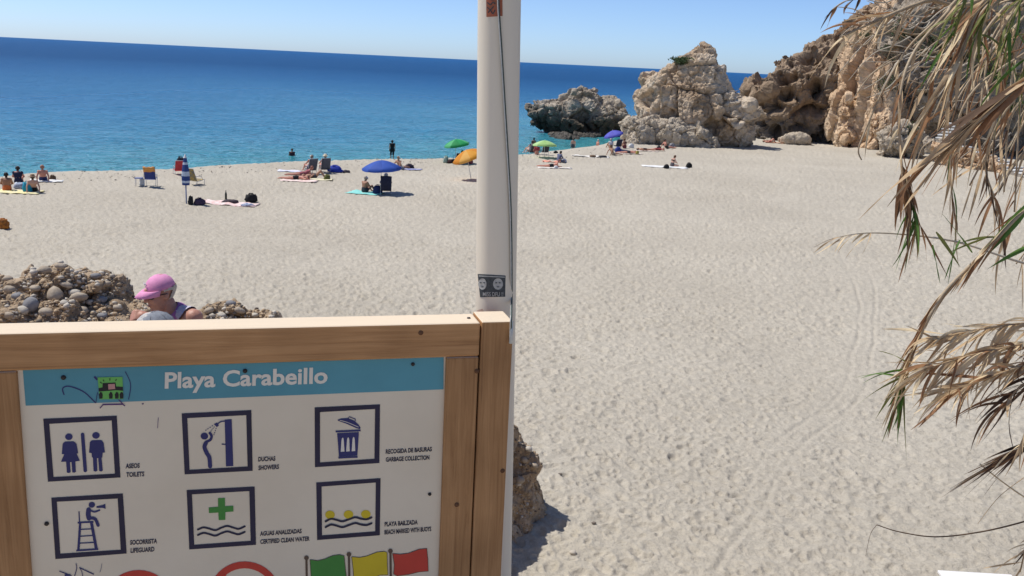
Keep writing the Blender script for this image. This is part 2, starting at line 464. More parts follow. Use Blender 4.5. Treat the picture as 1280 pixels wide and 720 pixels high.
# ------------------------------------------------------------------ rocks
def rock_mat(name, cols, scale=0.5, bump=0.8, speck=2.2, dark_z=None, dark_c=(0.06, 0.055, 0.05), white=0.0):
    m_, nt_, b_ = new_mat(name)
    g = nd(nt_, 'ShaderNodeNewGeometry'); L = nt_.links
    def nz(sc, det=6.0, ro=0.65):
        n = nd(nt_, 'ShaderNodeTexNoise', Scale=sc, Detail=det, Roughness=ro); L.new(g.outputs['Position'], n.inputs['Vector']); return n
    a_ = nz(scale); c_ = nz(speck, 6, 0.75)
    k = len(cols); r_ = ramp(nt_, [(0.30+0.40*i/(k-1), c) for i, c in enumerate(cols)]); L.new(a_.outputs['Fac'], r_.inputs['Fac'])
    s_ = ramp(nt_, [(0.30, (0.55, 0.53, 0.50)), (0.50, (0.95, 0.95, 0.95)), (0.72, (1.30, 1.30, 1.30))]); L.new(c_.outputs['Fac'], s_.inputs['Fac'])
    x_ = nd(nt_, 'ShaderNodeMixRGB', blend_type='MULTIPLY'); x_.inputs[0].default_value = 1.0
    L.new(r_.outputs[0], x_.inputs[1]); L.new(s_.outputs[0], x_.inputs[2])
    cur = x_.outputs[0]
    v_ = nd(nt_, 'ShaderNodeTexVoronoi', Scale=speck*1.4); L.new(g.outputs['Position'], v_.inputs['Vector'])
    if white:
        t_ = ramp(nt_, [(0.0, (1, 1, 1)), (white, (1, 1, 1)), (white+0.04, (0, 0, 0))]); L.new(v_.outputs['Distance'], t_.inputs['Fac'])
        xx = nd(nt_, 'ShaderNodeMixRGB'); L.new(t_.outputs[0], xx.inputs[0]); L.new(cur, xx.inputs[1]); xx.inputs[2].default_value = (0.62, 0.57, 0.50, 1); cur = xx.outputs[0]
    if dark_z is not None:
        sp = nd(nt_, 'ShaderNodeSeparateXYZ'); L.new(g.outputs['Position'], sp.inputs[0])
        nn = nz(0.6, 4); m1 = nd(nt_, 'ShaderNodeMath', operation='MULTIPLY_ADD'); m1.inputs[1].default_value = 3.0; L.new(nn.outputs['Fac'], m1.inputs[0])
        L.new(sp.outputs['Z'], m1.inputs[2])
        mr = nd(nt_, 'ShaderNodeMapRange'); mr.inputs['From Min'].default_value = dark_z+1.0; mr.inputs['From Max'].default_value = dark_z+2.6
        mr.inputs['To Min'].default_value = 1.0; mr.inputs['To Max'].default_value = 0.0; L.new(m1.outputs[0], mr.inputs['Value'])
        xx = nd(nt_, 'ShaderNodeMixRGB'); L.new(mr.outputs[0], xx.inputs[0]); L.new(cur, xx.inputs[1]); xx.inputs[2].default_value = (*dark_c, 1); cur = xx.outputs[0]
    L.new(cur, b_.inputs['Base Color'])
    b_.inputs['Roughness'].default_value = 0.92; b_.inputs['Specular IOR Level'].default_value = 0.2
    f_ = nz(speck*2.5, 8, 0.75)
    p1 = nd(nt_, 'ShaderNodeBump', Strength=bump, Distance=0.22); L.new(f_.outputs['Fac'], p1.inputs['Height'])
    L.new(p1.outputs['Normal'], b_.inputs['Normal'])
    return m_

def sil_balls(poly, Y, rmax, n=140, seed=1, rmin=0.25, yj=0.8, fatten=1.0):
    """fill an outline, standing at depth Y, with balls that touch its edge: a rounded solid of real thickness"""
    g = np.random.default_rng(seed)
    P = np.array([at(a, b_, Y) for a, b_ in poly]); P = P[:, [0, 2]]
    lo, hi = P.min(0), P.max(0)
    Q = lo + g.random((9000, 2))*(hi-lo)
    x, y = Q[:, 0], Q[:, 1]; ins = np.zeros(len(Q), bool)
    for a, b_ in zip(P, np.roll(P, -1, 0)):
        c = ((a[1] > y) != (b_[1] > y)) & (x < (b_[0]-a[0])*(y-a[1])/(b_[1]-a[1]+1e-12)+a[0]); ins ^= c
    Q = Q[ins]; r = seg_dist(Q[:, 0], Q[:, 1], list(P)+[P[0]])
    r = np.minimum(r, rmax); o = np.argsort(-r-0.001*g.random(len(r))); Q = Q[o]; r = r[o]
    C = []; out_ = []
    for q, rr in zip(Q, r):
        if rr < rmin: break
        if C:
            c = np.array(C)
            if (np.hypot(c[:, 0]-q[0], c[:, 1]-q[1]) + rr < c[:, 2]+0.22*rr).any(): continue
        C.append((q[0], q[1], rr))
        out_.append((q[0], Y+g.uniform(-1, 1)*(rmax-rr)*yj, q[1], (rr, rr*fatten, rr)))
        if len(C) >= n: break
    return out_
def rock_disp(V, N, kind, seed, s=1.0):
    w = V + 0.16*s*np.stack([fbm(V*0.8/s, 2, seed+50), fbm(V*0.8/s, 2, seed+51), fbm(V*0.8/s, 2, seed+52)], -1)
    if kind == 'block':                              # broad broken faces, ledges and cracks, a few hollows
        h1, c1 = facets(w*np.array((1, 1, 1.2))*0.27/s, seed); h2, c2 = facets(w*0.72/s, seed+3); h3, c3 = facets(w*2.2/s, seed+5)
        pit = worley(w*0.55/s+9, seed+20)[0]; on = sstep(0.0, .5, fbm(V*0.3/s, 2, seed+30))
        d = 1.25*h1 - 0.45*np.exp(-(c1/0.035)**2) + 0.28*h2 - 0.13*np.exp(-(c2/0.05)**2) + 0.09*h3 - 0.9*on*sstep(0.32, 0.10, pit)
        d += 0.18*fbm(V*1.3/s, 3, seed+11) + 0.07*fbm(V*5.0/s, 2, seed+13)
    elif kind == 'comb':
        f1, f2 = worley(w*np.array((1, 1, 1.35))*0.42/s, seed); g1, g2 = worley(w*1.0/s, seed+3)
        h1, c1 = facets(w*0.3/s, seed+6); h2, c2 = facets(w*1.1/s, seed+7)
        d = -2.4*sstep(0.56, 0.14, f1) - 0.8*sstep(0.40, 0.12, g1) + 0.8*h1 + 0.3*h2
        d += 0.16*fbm(V*1.5/s, 3, seed+11) + 0.07*fbm(V*5.0/s, 2, seed+13)
    elif kind == 'pillar':                           # sheer slabs parted by upright joints
        h1, c1 = facets(w*np.array((1, 1, 0.22))*0.30/s, seed); h2, c2 = facets(w*np.array((1, 1, .5))*0.8/s, seed+3); h3, c3 = facets(w*2.0/s, seed+5)
        pit = worley(w*0.5/s, seed+8)[0]
        d = 1.5*h1 - 0.5*np.exp(-(c1/0.035)**2) + 0.34*h2 - 0.18*np.exp(-(c2/0.05)**2) + 0.10*h3 - 0.6*sstep(0.24, 0.08, pit) + 0.16*fbm(V*np.array((1, 1, .4))*1.3/s, 3, seed+5) + 0.06*fbm(V*5.0/s, 2, seed+13)
    elif kind == 'rubble':                           # earth packed with pebbles
        g1, g2 = worley(V*4.2, seed); h1, h2 = worley(V*9.5, seed+2); k1, c1 = facets(V*1.6, seed+5)
        d = (0.13*(0.55-g1) + 0.075*(0.5-h1) + 0.14*k1 + 0.10*fbm(V*2.0, 3, seed+4))/s
    else:                                            # cobbly conglomerate
        g1, g2 = worley(V*2.0/s, seed); h1, _ = worley(V*4.5/s, seed+2)
        d = 0.22*(0.55-g1) + 0.10*(0.5-h1) + 0.35*fbm(V*0.5/s, 4, seed+4)
    return V + N*(d*s)[:, None]
def rock(name, label, balls, mat, voxel=0.14, kind='block', s=1.0, seed=1, cat='rock', group=None, struct=False, parent=None):
    V, F4 = blob(balls, voxel, 10, 0.5)
    V = rock_disp(V, vnormals(V, F4), kind, seed, s)
    c = np.array([V[:, 0].mean(), V[:, 1].mean(), V[:, 2].min()])
    o = np_mesh(name, V-c, F4, mat, smooth=(kind == 'cobble')); o.location = c
    if parent: o.parent = parent; o.location = c-np.array(parent.location)
    else: tag(o, label, cat, group)
    return o

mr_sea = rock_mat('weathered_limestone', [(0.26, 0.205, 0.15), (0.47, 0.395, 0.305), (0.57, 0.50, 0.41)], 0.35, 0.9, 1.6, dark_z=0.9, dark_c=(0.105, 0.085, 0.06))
mr_big = rock_mat('ochre_conglomerate', [(0.30, 0.205, 0.13), (0.53, 0.395, 0.265), (0.64, 0.52, 0.385), (0.58, 0.50, 0.41)], 0.22, 1.0, 1.1, white=0.06)
mr_shelf = rock_mat('pale_conglomerate', [(0.42, 0.34, 0.25), (0.58, 0.49, 0.375), (0.49, 0.41, 0.315)], 0.45, 0.9, 2.4, white=0.12)
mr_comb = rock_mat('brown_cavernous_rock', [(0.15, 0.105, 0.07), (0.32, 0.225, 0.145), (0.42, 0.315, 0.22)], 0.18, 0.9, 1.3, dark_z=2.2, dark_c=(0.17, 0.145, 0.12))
mr_pil = rock_mat('orange_cliff', [(0.46, 0.30, 0.175), (0.66, 0.47, 0.30), (0.66, 0.53, 0.38)], 0.14, 0.8, 1.3)
mr_grey = rock_mat('grey_cliff', [(0.20, 0.16, 0.115), (0.38, 0.31, 0.235), (0.28, 0.255, 0.205)], 0.2, 0.9, 1.4)

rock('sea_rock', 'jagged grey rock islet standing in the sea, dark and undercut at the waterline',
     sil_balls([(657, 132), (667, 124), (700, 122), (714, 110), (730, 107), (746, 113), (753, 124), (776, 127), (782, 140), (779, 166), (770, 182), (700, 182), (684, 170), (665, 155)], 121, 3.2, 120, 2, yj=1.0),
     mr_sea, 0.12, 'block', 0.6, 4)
rock('rock_shelf', 'low dark wet rock shelf at the foot of the grey islet',
     [tuple(on_z(p, q, SEA_Z-0.25))+((w, 2.0, h),) for p, q, w, h in ((700, 174, 1.3, .5), (712, 176, 1.5, .6), (724, 173, 2.0, .5), (738, 172, 1.6, .5), (690, 171, 1.0, .4))],
     M((0.10, 0.085, 0.065), (0.05, 0.045, 0.038), 1.5, 0.7, 0.8, 4.0, name='wet_dark_rock', coord='Object'), 0.12, 'block', 0.5, 8)
big = sil_balls([(800, 150), (798, 120), (806, 107), (822, 92), (848, 75), (868, 66), (884, 59), (890, 61), (901, 71), (907, 88), (914, 106), (905, 150), (880, 182), (812, 182)], 97, 4.0, 130, 3, yj=0.9)
big += sil_balls([(892, 120), (902, 98), (912, 100), (926, 122), (941, 137), (948, 152), (948, 178), (942, 188), (885, 188), (885, 150)], 95.5, 2.4, 70, 4)
rock('sea_stack', 'tall ochre conglomerate crag with a pale grey foot at the end of the beach', big, mr_big, 0.10, 'block', 0.8, 11)
rock('rock_ledge', 'pale grey conglomerate ledge spreading at the foot of the ochre crag', sil_balls([(774, 154), (790, 147), (830, 146), (868, 152), (890, 160), (900, 190), (780, 190), (777, 166)], 93.5, 2.2, 80, 5, fatten=1.1), mr_shelf, 0.09, 'block', 0.5, 17)
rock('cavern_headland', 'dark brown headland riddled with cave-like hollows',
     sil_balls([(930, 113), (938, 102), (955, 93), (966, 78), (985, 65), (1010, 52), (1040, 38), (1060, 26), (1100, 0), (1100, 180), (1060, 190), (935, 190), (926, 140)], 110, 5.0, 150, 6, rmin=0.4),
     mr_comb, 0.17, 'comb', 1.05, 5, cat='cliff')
rock('orange_cliff', 'smooth pale orange cliff buttress rising sheer from the sand',
     sil_balls([(1030, 180), (1040, 128), (1056, 82), (1071, 46), (1090, 10), (1120, -40), (1200, -60), (1200, 200), (1100, 200)], 105, 5.0, 150, 7, rmin=0.5),
     mr_pil, 0.17, 'pillar', 0.8, 6, cat='cliff')
rock('orange_cliff', 'narrow pale orange rock rib leaning against the buttress',
     sil_balls([(1070, 186), (1076, 135), (1086, 95), (1098, 70), (1112, 90), (1110, 192), (1090, 198)], 100, 3.0, 60, 8, rmin=0.4),
     mr_pil, 0.16, 'pillar', 0.7, 16, cat='cliff')
rock('overgrown_cliff', 'grey overgrown cliff behind the hanging reeds',
     sil_balls([(1098, 60), (1120, -30), (1180, -60), (1800, -60), (1800, 240), (1290, 215), (1200, 205), (1100, 195)], 103, 6.0, 150, 9, rmin=0.6),
     mr_grey, 0.22, 'block', 1.2, 7, cat='cliff')
rock('boulder', 'rough grey cobbly boulder pile between the buttress and the cave',
     sil_balls([(1092, 165), (1110, 158), (1130, 155), (1150, 160), (1156, 180), (1150, 200), (1100, 196)], 92, 1.4, 60, 10, rmin=0.2), mr_shelf, 0.10, 'block', 0.55, 12)
rock('boulder', 'pale smooth boulder at the foot of the cavernous headland',
     sil_balls([(974, 173), (982, 166), (1000, 165), (1013, 171), (1016, 182), (976, 182)], 103, 1.0, 30, 11, rmin=0.2), mr_shelf, 0.10, 'cobble', 0.6, 13)
for k, (px, py, w, lab) in enumerate([(1028, 175, .8, 'small pale rock fallen beside the smooth boulder'), (1052, 178, .7, 'small pale rock lying below the orange buttress'), (1076, 182, .6, 'small pale rock at the foot of the narrow rib'), (960, 177, .6, 'small rock left of the smooth pale boulder'), (1135, 193, .5, 'small rock before the cobbly boulder pile')]):
    p = on_beach(px, py)
    rock('fallen_rock', lab, [(p[0], p[1], p[2]+0.1, (w, w*0.8, w*0.5)), (p[0]+w*.6, p[1]+.1, p[2], (w*.6, w*.6, w*.4)), (p[0]-w*.7, p[1], p[2], (w*.4, w*.5, w*.3))], mr_shelf, 0.07, 'cobble', 0.5, 30+k, group=None)

# ------------------------------------------------------------------ path where the camera stands and rubble bank below it
CR = [at(a, b_, y)[[0, 1, 2]] for a, b_, y in [(-900, 310, 8.5), (-200, 332, 9.5), (0, 346, 9.8), (40, 340, 10), (80, 340, 10), (115, 346, 10), (150, 364, 10.2), (172, 376, 10.3), (200, 376, 10.4), (240, 378, 10.5), (290, 369, 10.6), (330, 380, 10.8), (352, 396, 11)]]
CR += [np.array(q) for q in [(-1.6, 12.0, 3.0), (-0.6, 13.2, 2.1), (-0.1, 13.9, 1.75), (0.1, 14.1, 1.6), (0.30, 14.2, 1.2), (0.46, 14.2, 0.9), (0.60, 14.2, 0.45), (0.80, 14.2, -0.4), (30, 14.2, -0.9)]]
CR = np.array(CR)
def bank(x, y):
    yc = np.interp(x, CR[:, 0], CR[:, 1]); zc = np.interp(x, CR[:, 0], CR[:, 2])
    edge = 2.62+np.clip(x-3.7, 0, 1)*2.2
    floor = 3.85+(-0.9-3.85)*sstep(-2.6, -0.7, x)
    t = y-yc
    zn = np.maximum(5.4-np.maximum(0, y-edge)*0.95, np.where(t < 0, floor, -0.9))
    ridge = zc-np.where(t < 0, -t*(0.75+0.7*sstep(-1, 0.4, x)), t*1.7)
    ridge = np.maximum(ridge, -0.9)
    return np.maximum(zn, ridge)
# sandy path the board stands on
m_path = M((0.50, 0.43, 0.335), (0.42, 0.355, 0.27), 1.5, 0.95, 0.5, 25, name='packed_sandy_earth')
PX, PY = np.meshgrid(np.linspace(-30, 14, 90), np.concatenate([np.linspace(-30, -2, 40)[:-1], np.linspace(-2, 2.55, 40)])); pp = np.stack([PX.ravel(), PY.ravel(), 0*PX.ravel()], -1)
pth = np_mesh('path', np.stack([PX, PY, 5.455+0.02*fbm(pp*1.3, 3, 3).reshape(PX.shape)], -1).reshape(-1, 3), grid_faces(*PX.shape), m_path)
tag(pth, 'pale trodden earth path above the beach', None, kind='structure')
xs = np.unique(np.concatenate([np.arange(-16, -6.6, 0.25), np.arange(-6.6, 1.2, 0.035), np.arange(1.2, 10, 0.2)]))
ys = np.unique(np.concatenate([np.arange(-6, 2.0, 0.25), np.arange(2.0, 8.2, 0.1), np.arange(8.2, 16.0, 0.035)]))
X, Y = np.meshgrid(xs, ys)
Z = bank(X, Y); p = np.stack([X, Y, Z], -1).reshape(-1, 3)
g1, g2 = worley(p*2.6, 5); h1, _ = worley(p*7.0, 7)
rough_ = (sstep(5.5, 8.0, Y)*sstep(2.0, 1.0, X)).ravel()
fh, fc = facets(p*2.2, 44)
dz = (-0.07 + 0.08*fbm(p*1.3, 4, 31) + 0.07*fh + 0.07*(0.5-g1) + 0.09*(0.5-h1) + 0.05*fbm(p*9, 3, 36))*rough_ + (1-rough_)*0.03*fbm(p*2, 3, 3)
Zb = Z+dz.reshape(Z.shape)
def bank_z(x, y):
    """height of the built bank surface"""
    i = int(np.clip(np.searchsorted(xs, x)-1, 0, len(xs)-2)); j = int(np.clip(np.searchsorted(ys, y)-1, 0, len(ys)-2))
    return float(Zb[j:j+2, i:i+2].mean())
mr_bank = rock_mat('earthy_rubble', [(0.30, 0.205, 0.125), (0.50, 0.375, 0.25), (0.60, 0.485, 0.36)], 1.3, 1.0, 7.0)
for q in mr_bank.node_tree.nodes:
    if q.type == 'BUMP': q.inputs['Distance'].default_value = 0.04
rg2 = rough_.reshape(X.shape)
Xw = X+rg2*(0.14*fbm(p*2.2, 4, 81)+0.05*fbm(p*8, 2, 83)).reshape(X.shape); Yw = Y+rg2*(0.14*fbm(p*2.2, 4, 82)+0.05*fbm(p*8, 2, 84)).reshape(X.shape)
bk = np_mesh('rubble_bank', np.stack([Xw, Yw, Zb], -1).reshape(-1, 3), grid_faces(*X.shape), mr_bank)
tag(bk, 'bank of earthy conglomerate rubble below the path', None, kind='structure')

# stones: one lumpy mesh shape reused in many sizes
def stone_shape(seed, sub=2):
    bm = bmesh.new(); bmesh.ops.create_icosphere(bm, subdivisions=sub, radius=1.0); bm.verts.index_update()
    v = np.array([q.co[:] for q in bm.verts]); f = np.array([[q.index for q in g.verts] for g in bm.faces]); bm.free()
    v = v*(1+0.22*fbm(v*0.9+seed*3.1, 3, seed))[:, None]
    return v, f
def scatter(name, pts, radii, mat, seed, parent=None, squash=(1, 0.85, 0.62), sub=1):
    g = np.random.default_rng(seed); shp = [stone_shape(seed*10+k, sub) for k in range(6)]
    V = []; F_ = []; n = 0
    for p_, r_ in zip(pts, radii):
        v, f = shp[g.integers(6)]
        e = Matrix.Rotation(g.uniform(0, 6.3), 3, 'Z') @ Matrix.Rotation(g.normal(0, 0.5), 3, 'X')
        q = (v*np.array(squash)*r_*(0.8+0.4*g.random(3))) @ np.array(e).T + p_
        V.append(q); F_.append(f+n); n += len(v)
    o = np_mesh(name, np.concatenate(V), np.concatenate(F_), mat, smooth=True, parent=parent)
    return o
m_peb = [M((0.54, 0.42, 0.28), (0.34, 0.24, 0.15), 3.0, 0.9, 0.3, 40, name='tan_pebble'), M((0.62, 0.56, 0.47), (0.44, 0.38, 0.30), 4.0, 0.9, 0.3, 40, name='pale_pebble'), M((0.22, 0.185, 0.155), (0.13, 0.11, 0.09), 4.0, 0.9, 0.3, 40, name='dark_pebble')]
g = np.random.default_rng(5)
mound = [(-40, 380, 9.9, .36), (-5, 384, 9.9, .34), (20, 388, 9.9, .36), (45, 376, 10.1, .34), (66, 374, 10.2, .37), (92, 378, 10.2, .37), (112, 384, 10.2, .36), (132, 390, 10.25, .30), (150, 396, 10.3, .24), (165, 402, 10.3, .16), (-30, 410, 9.6, .36), (30, 415, 9.6, .36), (80, 415, 9.7, .38), (125, 416, 9.9, .34), (158, 416, 10.1, .24)]
rock('rubble_outcrop', 'brown mound of earthy rubble and cobbles left of the pink-capped person', [tuple(at(a, b_, y_))+(r_,) for a, b_, y_, r_ in mound], mr_bank, 0.028, 'rubble', 1.0, 61, cat='rubble')
rock('rubble_outcrop', 'low brown heap of rubble right of the pink-capped person', [tuple(at(a, b_, y_))+(r_,) for a, b_, y_, r_ in ((245, 404, 10.5, .17), (262, 400, 10.5, .20), (280, 396, 10.6, .20), (292, 395, 10.6, .19), (308, 398, 10.6, .16), (325, 402, 10.7, .13), (342, 405, 10.7, .10), (228, 408, 10.5, .15))], mr_bank, 0.022, 'rubble', 1.3, 62, cat='rubble')
rock('rubble_outcrop', 'rough brown conglomerate lump on the sand behind the board post', [(x_, y_, z_, r_) for x_, y_, z_, r_ in ((-.15, 14.3, 1.1, .45), (.02, 14.25, 1.05, .38), (.05, 14.1, .6, .45), (.22, 14.15, .75, .34), (.30, 14.1, .35, .38), (.48, 14.15, .40, .25), (.12, 13.8, .1, .36), (.44, 14.1, .1, .26), (-.2, 13.7, .3, .5), (.0, 13.5, .0, .3))], mr_bank, 0.028, 'rubble', 1.0, 63, cat='rubble')
bpy.context.view_layer.update(); _dg = bpy.context.evaluated_depsgraph_get()
def cast(px, py):
    dr = Vector(ray(px, py)).normalized(); ok, loc, nrm, idx, ob, mw = scene.ray_cast(_dg, Vector(CAM)+dr*7.0, dr)
    return (np.array(loc), np.array(nrm), ob.name) if ok else (None, None, '')
areas = [(-60, 185, 305, 412, .74), (222, 352, 376, 410, .12), (640, 692, 530, 675, .14)]
for k, (cnt, r0, r1_) in enumerate([(1400, .010, .036), (420, .012, .045), (450, .010, .034)]):
    P = []; Rr = []; tries = 0
    while len(P) < cnt and tries < cnt*4:
        tries += 1; u_ = g.random(); ar = areas[0] if u_ < .74 else areas[1] if u_ < .86 else areas[2]
        q, nrm, nm = cast(g.uniform(ar[0], ar[1]), g.uniform(ar[2], ar[3]))
        if q is None or not nm.startswith('rubble'): continue
        r_ = r0+(r1_-r0)*g.random()**2.4
        P.append(q+nrm*r_*.1); Rr.append(r_)
    o = scatter('pebble_scatter', P, Rr, m_peb[k], 60+k, bk); o['kind'] = 'stuff'
# larger cobbles one can pick out, each a piece of the bank
m_cob = [M((0.58, 0.53, 0.45), (0.44, 0.39, 0.32), 5.0, 0.9, 0.35, 30, name='pale_cobble'), M((0.47, 0.40, 0.31), (0.34, 0.27, 0.20), 5.0, 0.9, 0.35, 30, name='tan_cobble'), M((0.30, 0.295, 0.30), (0.20, 0.195, 0.195), 6.0, 0.9, 0.35, 30, name='grey_cobble')]
cob = [(16, 328, 11, 9, 0), (4, 340, 12, 6, 0), (26, 341, 13, 5, 0), (10, 349, 7, 4, 1), (38, 382, 10, 10, 2), (70, 370, 10, 10, 1), (98, 372, 14, 6, 1), (94, 366, 8, 5, 0), (80, 379, 6, 4, 0), (28, 388, 7, 6, 0), (57, 391, 10, 7, 1), (113, 378, 6, 4, 0), (12, 362, 8, 5, 1), (44, 360, 8, 4, 1), (22, 371, 8, 5, 2), (132, 355, 7, 4, 1), (128, 374, 6, 4, 2), (146, 385, 7, 4, 1), (104, 388, 6, 5, 1), (84, 356, 9, 4, 1), (163, 353, 9, 8, 1), (55, 338, 9, 5, 1), (76, 333, 8, 4, 1), (120, 345, 7, 4, 2), (275, 394, 9, 4, 0), (262, 388, 6, 4, 1), (300, 388, 8, 4, 1), (318, 394, 6, 3, 0), (288, 380, 7, 4, 2), (10, 394, 8, 4, 1), (128, 395, 8, 4, 2), (660, 561, 6, 4, 0), (668, 582, 5, 4, 1), (650, 600, 7, 5, 1), (672, 600, 5, 4, 2), (655, 575, 5, 4, 1)]
for k, (px, py, w, h, c) in enumerate(cob):
    q, nrm, nm = cast(px, py)
    if q is None or not nm.startswith('rubble'): continue
    s_ = q[1]/FPX; v, f = stone_shape(200+k, 2)
    v = v*np.array((w*s_, (w+h)/2*s_, h*s_*1.05))
    o = np_mesh('cobble', v, f, m_cob[c], True, bk); o.location = q+nrm*h*s_*.15; o.rotation_euler = (g.normal(0, .15), g.normal(0, .2), g.normal(0, .4))

# pebbles of the tide line along the berm, and a few loose stones
P = []; Rr = []
while len(P) < 650:
    t = g.uniform(2.0, 11.0); i = int(t); q = CREST[i]+(CREST[i+1]-CREST[i])*(t-i)
    off_ = abs(g.normal(0, 1.2)) if g.random() < 0.6 else 3.2+g.normal(0, 0.5)
    x = q[0]+off_*0.75+g.normal(0, .3); y = q[1]-off_*0.6
    P.append((x, y, float(sand_base(np.array([x]), np.array([y]))[0])+0.01)); Rr.append(0.02+0.05*g.random()**3)
o = scatter('tide_line_pebbles', P, Rr, M((0.33, 0.29, 0.24), (0.20, 0.17, 0.14), 4.0, 0.9, name='tide_pebble'), 71); tag(o, 'line of small dark pebbles along the top of the shore', None, kind='stuff')
for px, py, w, c, lab in [(716, 692, 4, 0, 'white stone lying alone on the sand beside the rubble'), (742, 655, 2.5, 2, 'small dark stone alone on the open sand'), (700, 594, 2.2, 2, 'tiny dark stone on the sand above the rubble tip')]:
    p = on_beach(px, py); s_ = p[1]/FPX; v, f = stone_shape(300+px)
    o = np_mesh('stone', v*np.array((w*s_*1.3, w*s_, w*s_*.7)), f, m_cob[c] if c == 0 else m_peb[2]); o.location = p+np.array((0, 0, .02)); tag(o, lab, 'stone')

# ------------------------------------------------------------------ information board
def wood_mat(name, axis, c1, c2, c3):
    m_, nt_, b_ = new_mat(name); L = nt_.links
    tc = nd(nt_, 'ShaderNodeTexCoord'); mp_ = nd(nt_, 'ShaderNodeMapping')
    sc = [26, 26, 26]; sc[axis] = 0.9
    mp_.inputs['Scale'].default_value = sc; L.new(tc.outputs['Object'], mp_.inputs['Vector'])
    wz = nd(nt_, 'ShaderNodeTexNoise', Scale=0.35, Detail=2.0); L.new(mp_.outputs[0], wz.inputs['Vector'])
    n_ = nd(nt_, 'ShaderNodeTexNoise', Scale=2.6, Detail=7.0, Roughness=0.7, Distortion=0.8); L.new(mp_.outputs[0], n_.inputs['Vector'])
    lg = nd(nt_, 'ShaderNodeTexNoise', Scale=5.0, Detail=3.0); L.new(tc.outputs['Object'], lg.inputs['Vector'])
    r_ = ramp(nt_, [(0.25, c3), (0.42, c2), (0.62, c1), (0.8, c2)]); L.new(n_.outputs['Fac'], r_.inputs['Fac'])
    r2_ = ramp(nt_, [(0.3, (0.80, 0.78, 0.76)), (0.7, (1.1, 1.1, 1.1))]); L.new(lg.outputs['Fac'], r2_.inputs['Fac'])
    x_ = nd(nt_, 'ShaderNodeMixRGB', blend_type='MULTIPLY'); x_.inputs[0].default_value = 1.0
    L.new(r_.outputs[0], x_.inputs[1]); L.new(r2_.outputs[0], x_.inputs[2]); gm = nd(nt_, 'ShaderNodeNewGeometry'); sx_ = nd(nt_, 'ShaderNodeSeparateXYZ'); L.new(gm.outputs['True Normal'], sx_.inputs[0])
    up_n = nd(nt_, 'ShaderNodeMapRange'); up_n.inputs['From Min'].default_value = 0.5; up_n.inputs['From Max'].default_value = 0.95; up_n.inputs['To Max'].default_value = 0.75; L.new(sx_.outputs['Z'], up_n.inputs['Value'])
    bl_ = nd(nt_, 'ShaderNodeMixRGB'); L.new(up_n.outputs[0], bl_.inputs[0]); L.new(x_.outputs[0], bl_.inputs[1]); bl_.inputs[2].default_value = (0.80, 0.70, 0.54, 1)   # sunlit brightness painted into the timber colour on upward faces
    L.new(bl_.outputs[0], b_.inputs['Base Color'])
    bp_ = nd(nt_, 'ShaderNodeBump', Strength=0.5, Distance=0.002); L.new(n_.outputs['Fac'], bp_.inputs['Height']); L.new(bp_.outputs[0], b_.inputs['Normal'])
    b_.inputs['Roughness'].default_value = 0.75; b_.inputs['Specular IOR Level'].default_value = 0.25
    return m_
WC = ((0.56, 0.305, 0.135), (0.44, 0.228, 0.095), (0.24, 0.115, 0.048))
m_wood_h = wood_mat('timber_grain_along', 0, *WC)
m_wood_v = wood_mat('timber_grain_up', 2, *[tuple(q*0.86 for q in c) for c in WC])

VP = ray(5200, 299); VP[2] = 0; D_ = VP/np.linalg.norm(VP)          # direction along the board
NB = np.array((D_[1], -D_[0], 0.0))                                   # towards the viewer
P0 = at(555, 449, 2.17)
SIGN_Z = 5.38
def S(px, py, off=0.0):
    """photo pixel on the front of the panel -> (u along, height) in the board's own axes"""
    q0 = P0+NB*off; d = ray(px, py); t = ((q0-CAM)@NB)/(d@NB); P_ = CAM+d*t
    return ((P_-P0)@D_, P_[2]-SIGN_Z)
uL = S(29, 560)[0]; uR = S(552.5, 560)[0]; uM = (uL+uR)/2
org = P0+D_*uM; 
sign = thing('information_board', 'timber framed beach information board with blue headed notice panel', 'sign', (org[0], org[1], SIGN_Z), math.atan2(D_[1], D_[0]))
FR = 0.012                                                            # timber stands this far proud of the panel
rail_top = S(300, 410.5, FR)[1]; rail_bot = S(300, 455.0, FR)[1]
uPost = S(601.5, 420, FR)[0]; uPostR = S(641, 420, FR)[0]; wpost = uPostR-uPost
post_top = S(620, 402, FR)[1]
uS = S(554.5, 560, FR)[0]
uLs = uL-(uPost-uS); uLp = uLs-wpost
bot = 0.12
def tbox(name, u0, u1, y0, y1, z0, z1, mat, bev=0.004):
    mb = MB(); mb.box(((u0+u1)/2-uM, (y0+y1)/2, (z0+z1)/2), (u1-u0, y1-y0, z1-z0), bev=bev)
    return mb.build(name, mat, sign)
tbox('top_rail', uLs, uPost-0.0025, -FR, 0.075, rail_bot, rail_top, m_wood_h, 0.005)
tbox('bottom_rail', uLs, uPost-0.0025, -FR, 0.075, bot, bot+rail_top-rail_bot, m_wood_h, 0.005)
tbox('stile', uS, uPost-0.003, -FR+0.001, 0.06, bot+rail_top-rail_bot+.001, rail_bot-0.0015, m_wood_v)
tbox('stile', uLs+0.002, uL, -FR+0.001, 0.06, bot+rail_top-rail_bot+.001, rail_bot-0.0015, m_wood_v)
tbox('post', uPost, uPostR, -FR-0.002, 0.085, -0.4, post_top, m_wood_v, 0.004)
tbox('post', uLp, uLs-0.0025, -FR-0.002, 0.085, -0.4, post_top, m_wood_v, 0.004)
m_panel = M((0.80, 0.69, 0.525), (0.71, 0.60, 0.445), 2.2, 0.5, 0.05, 12, spec=0.35, name='printed_panel')
panel = tbox('panel', uL-0.006, uS+0.006, 0.0, 0.012, bot+rail_top-rail_bot-0.01, rail_bot+0.008, m_panel, 0.0)
def pcol(c, v=0.85, sc=9.0): return M(c, tuple(q*v for q in c), sc, 0.5, 0, spec=0.35, name='print_ink')
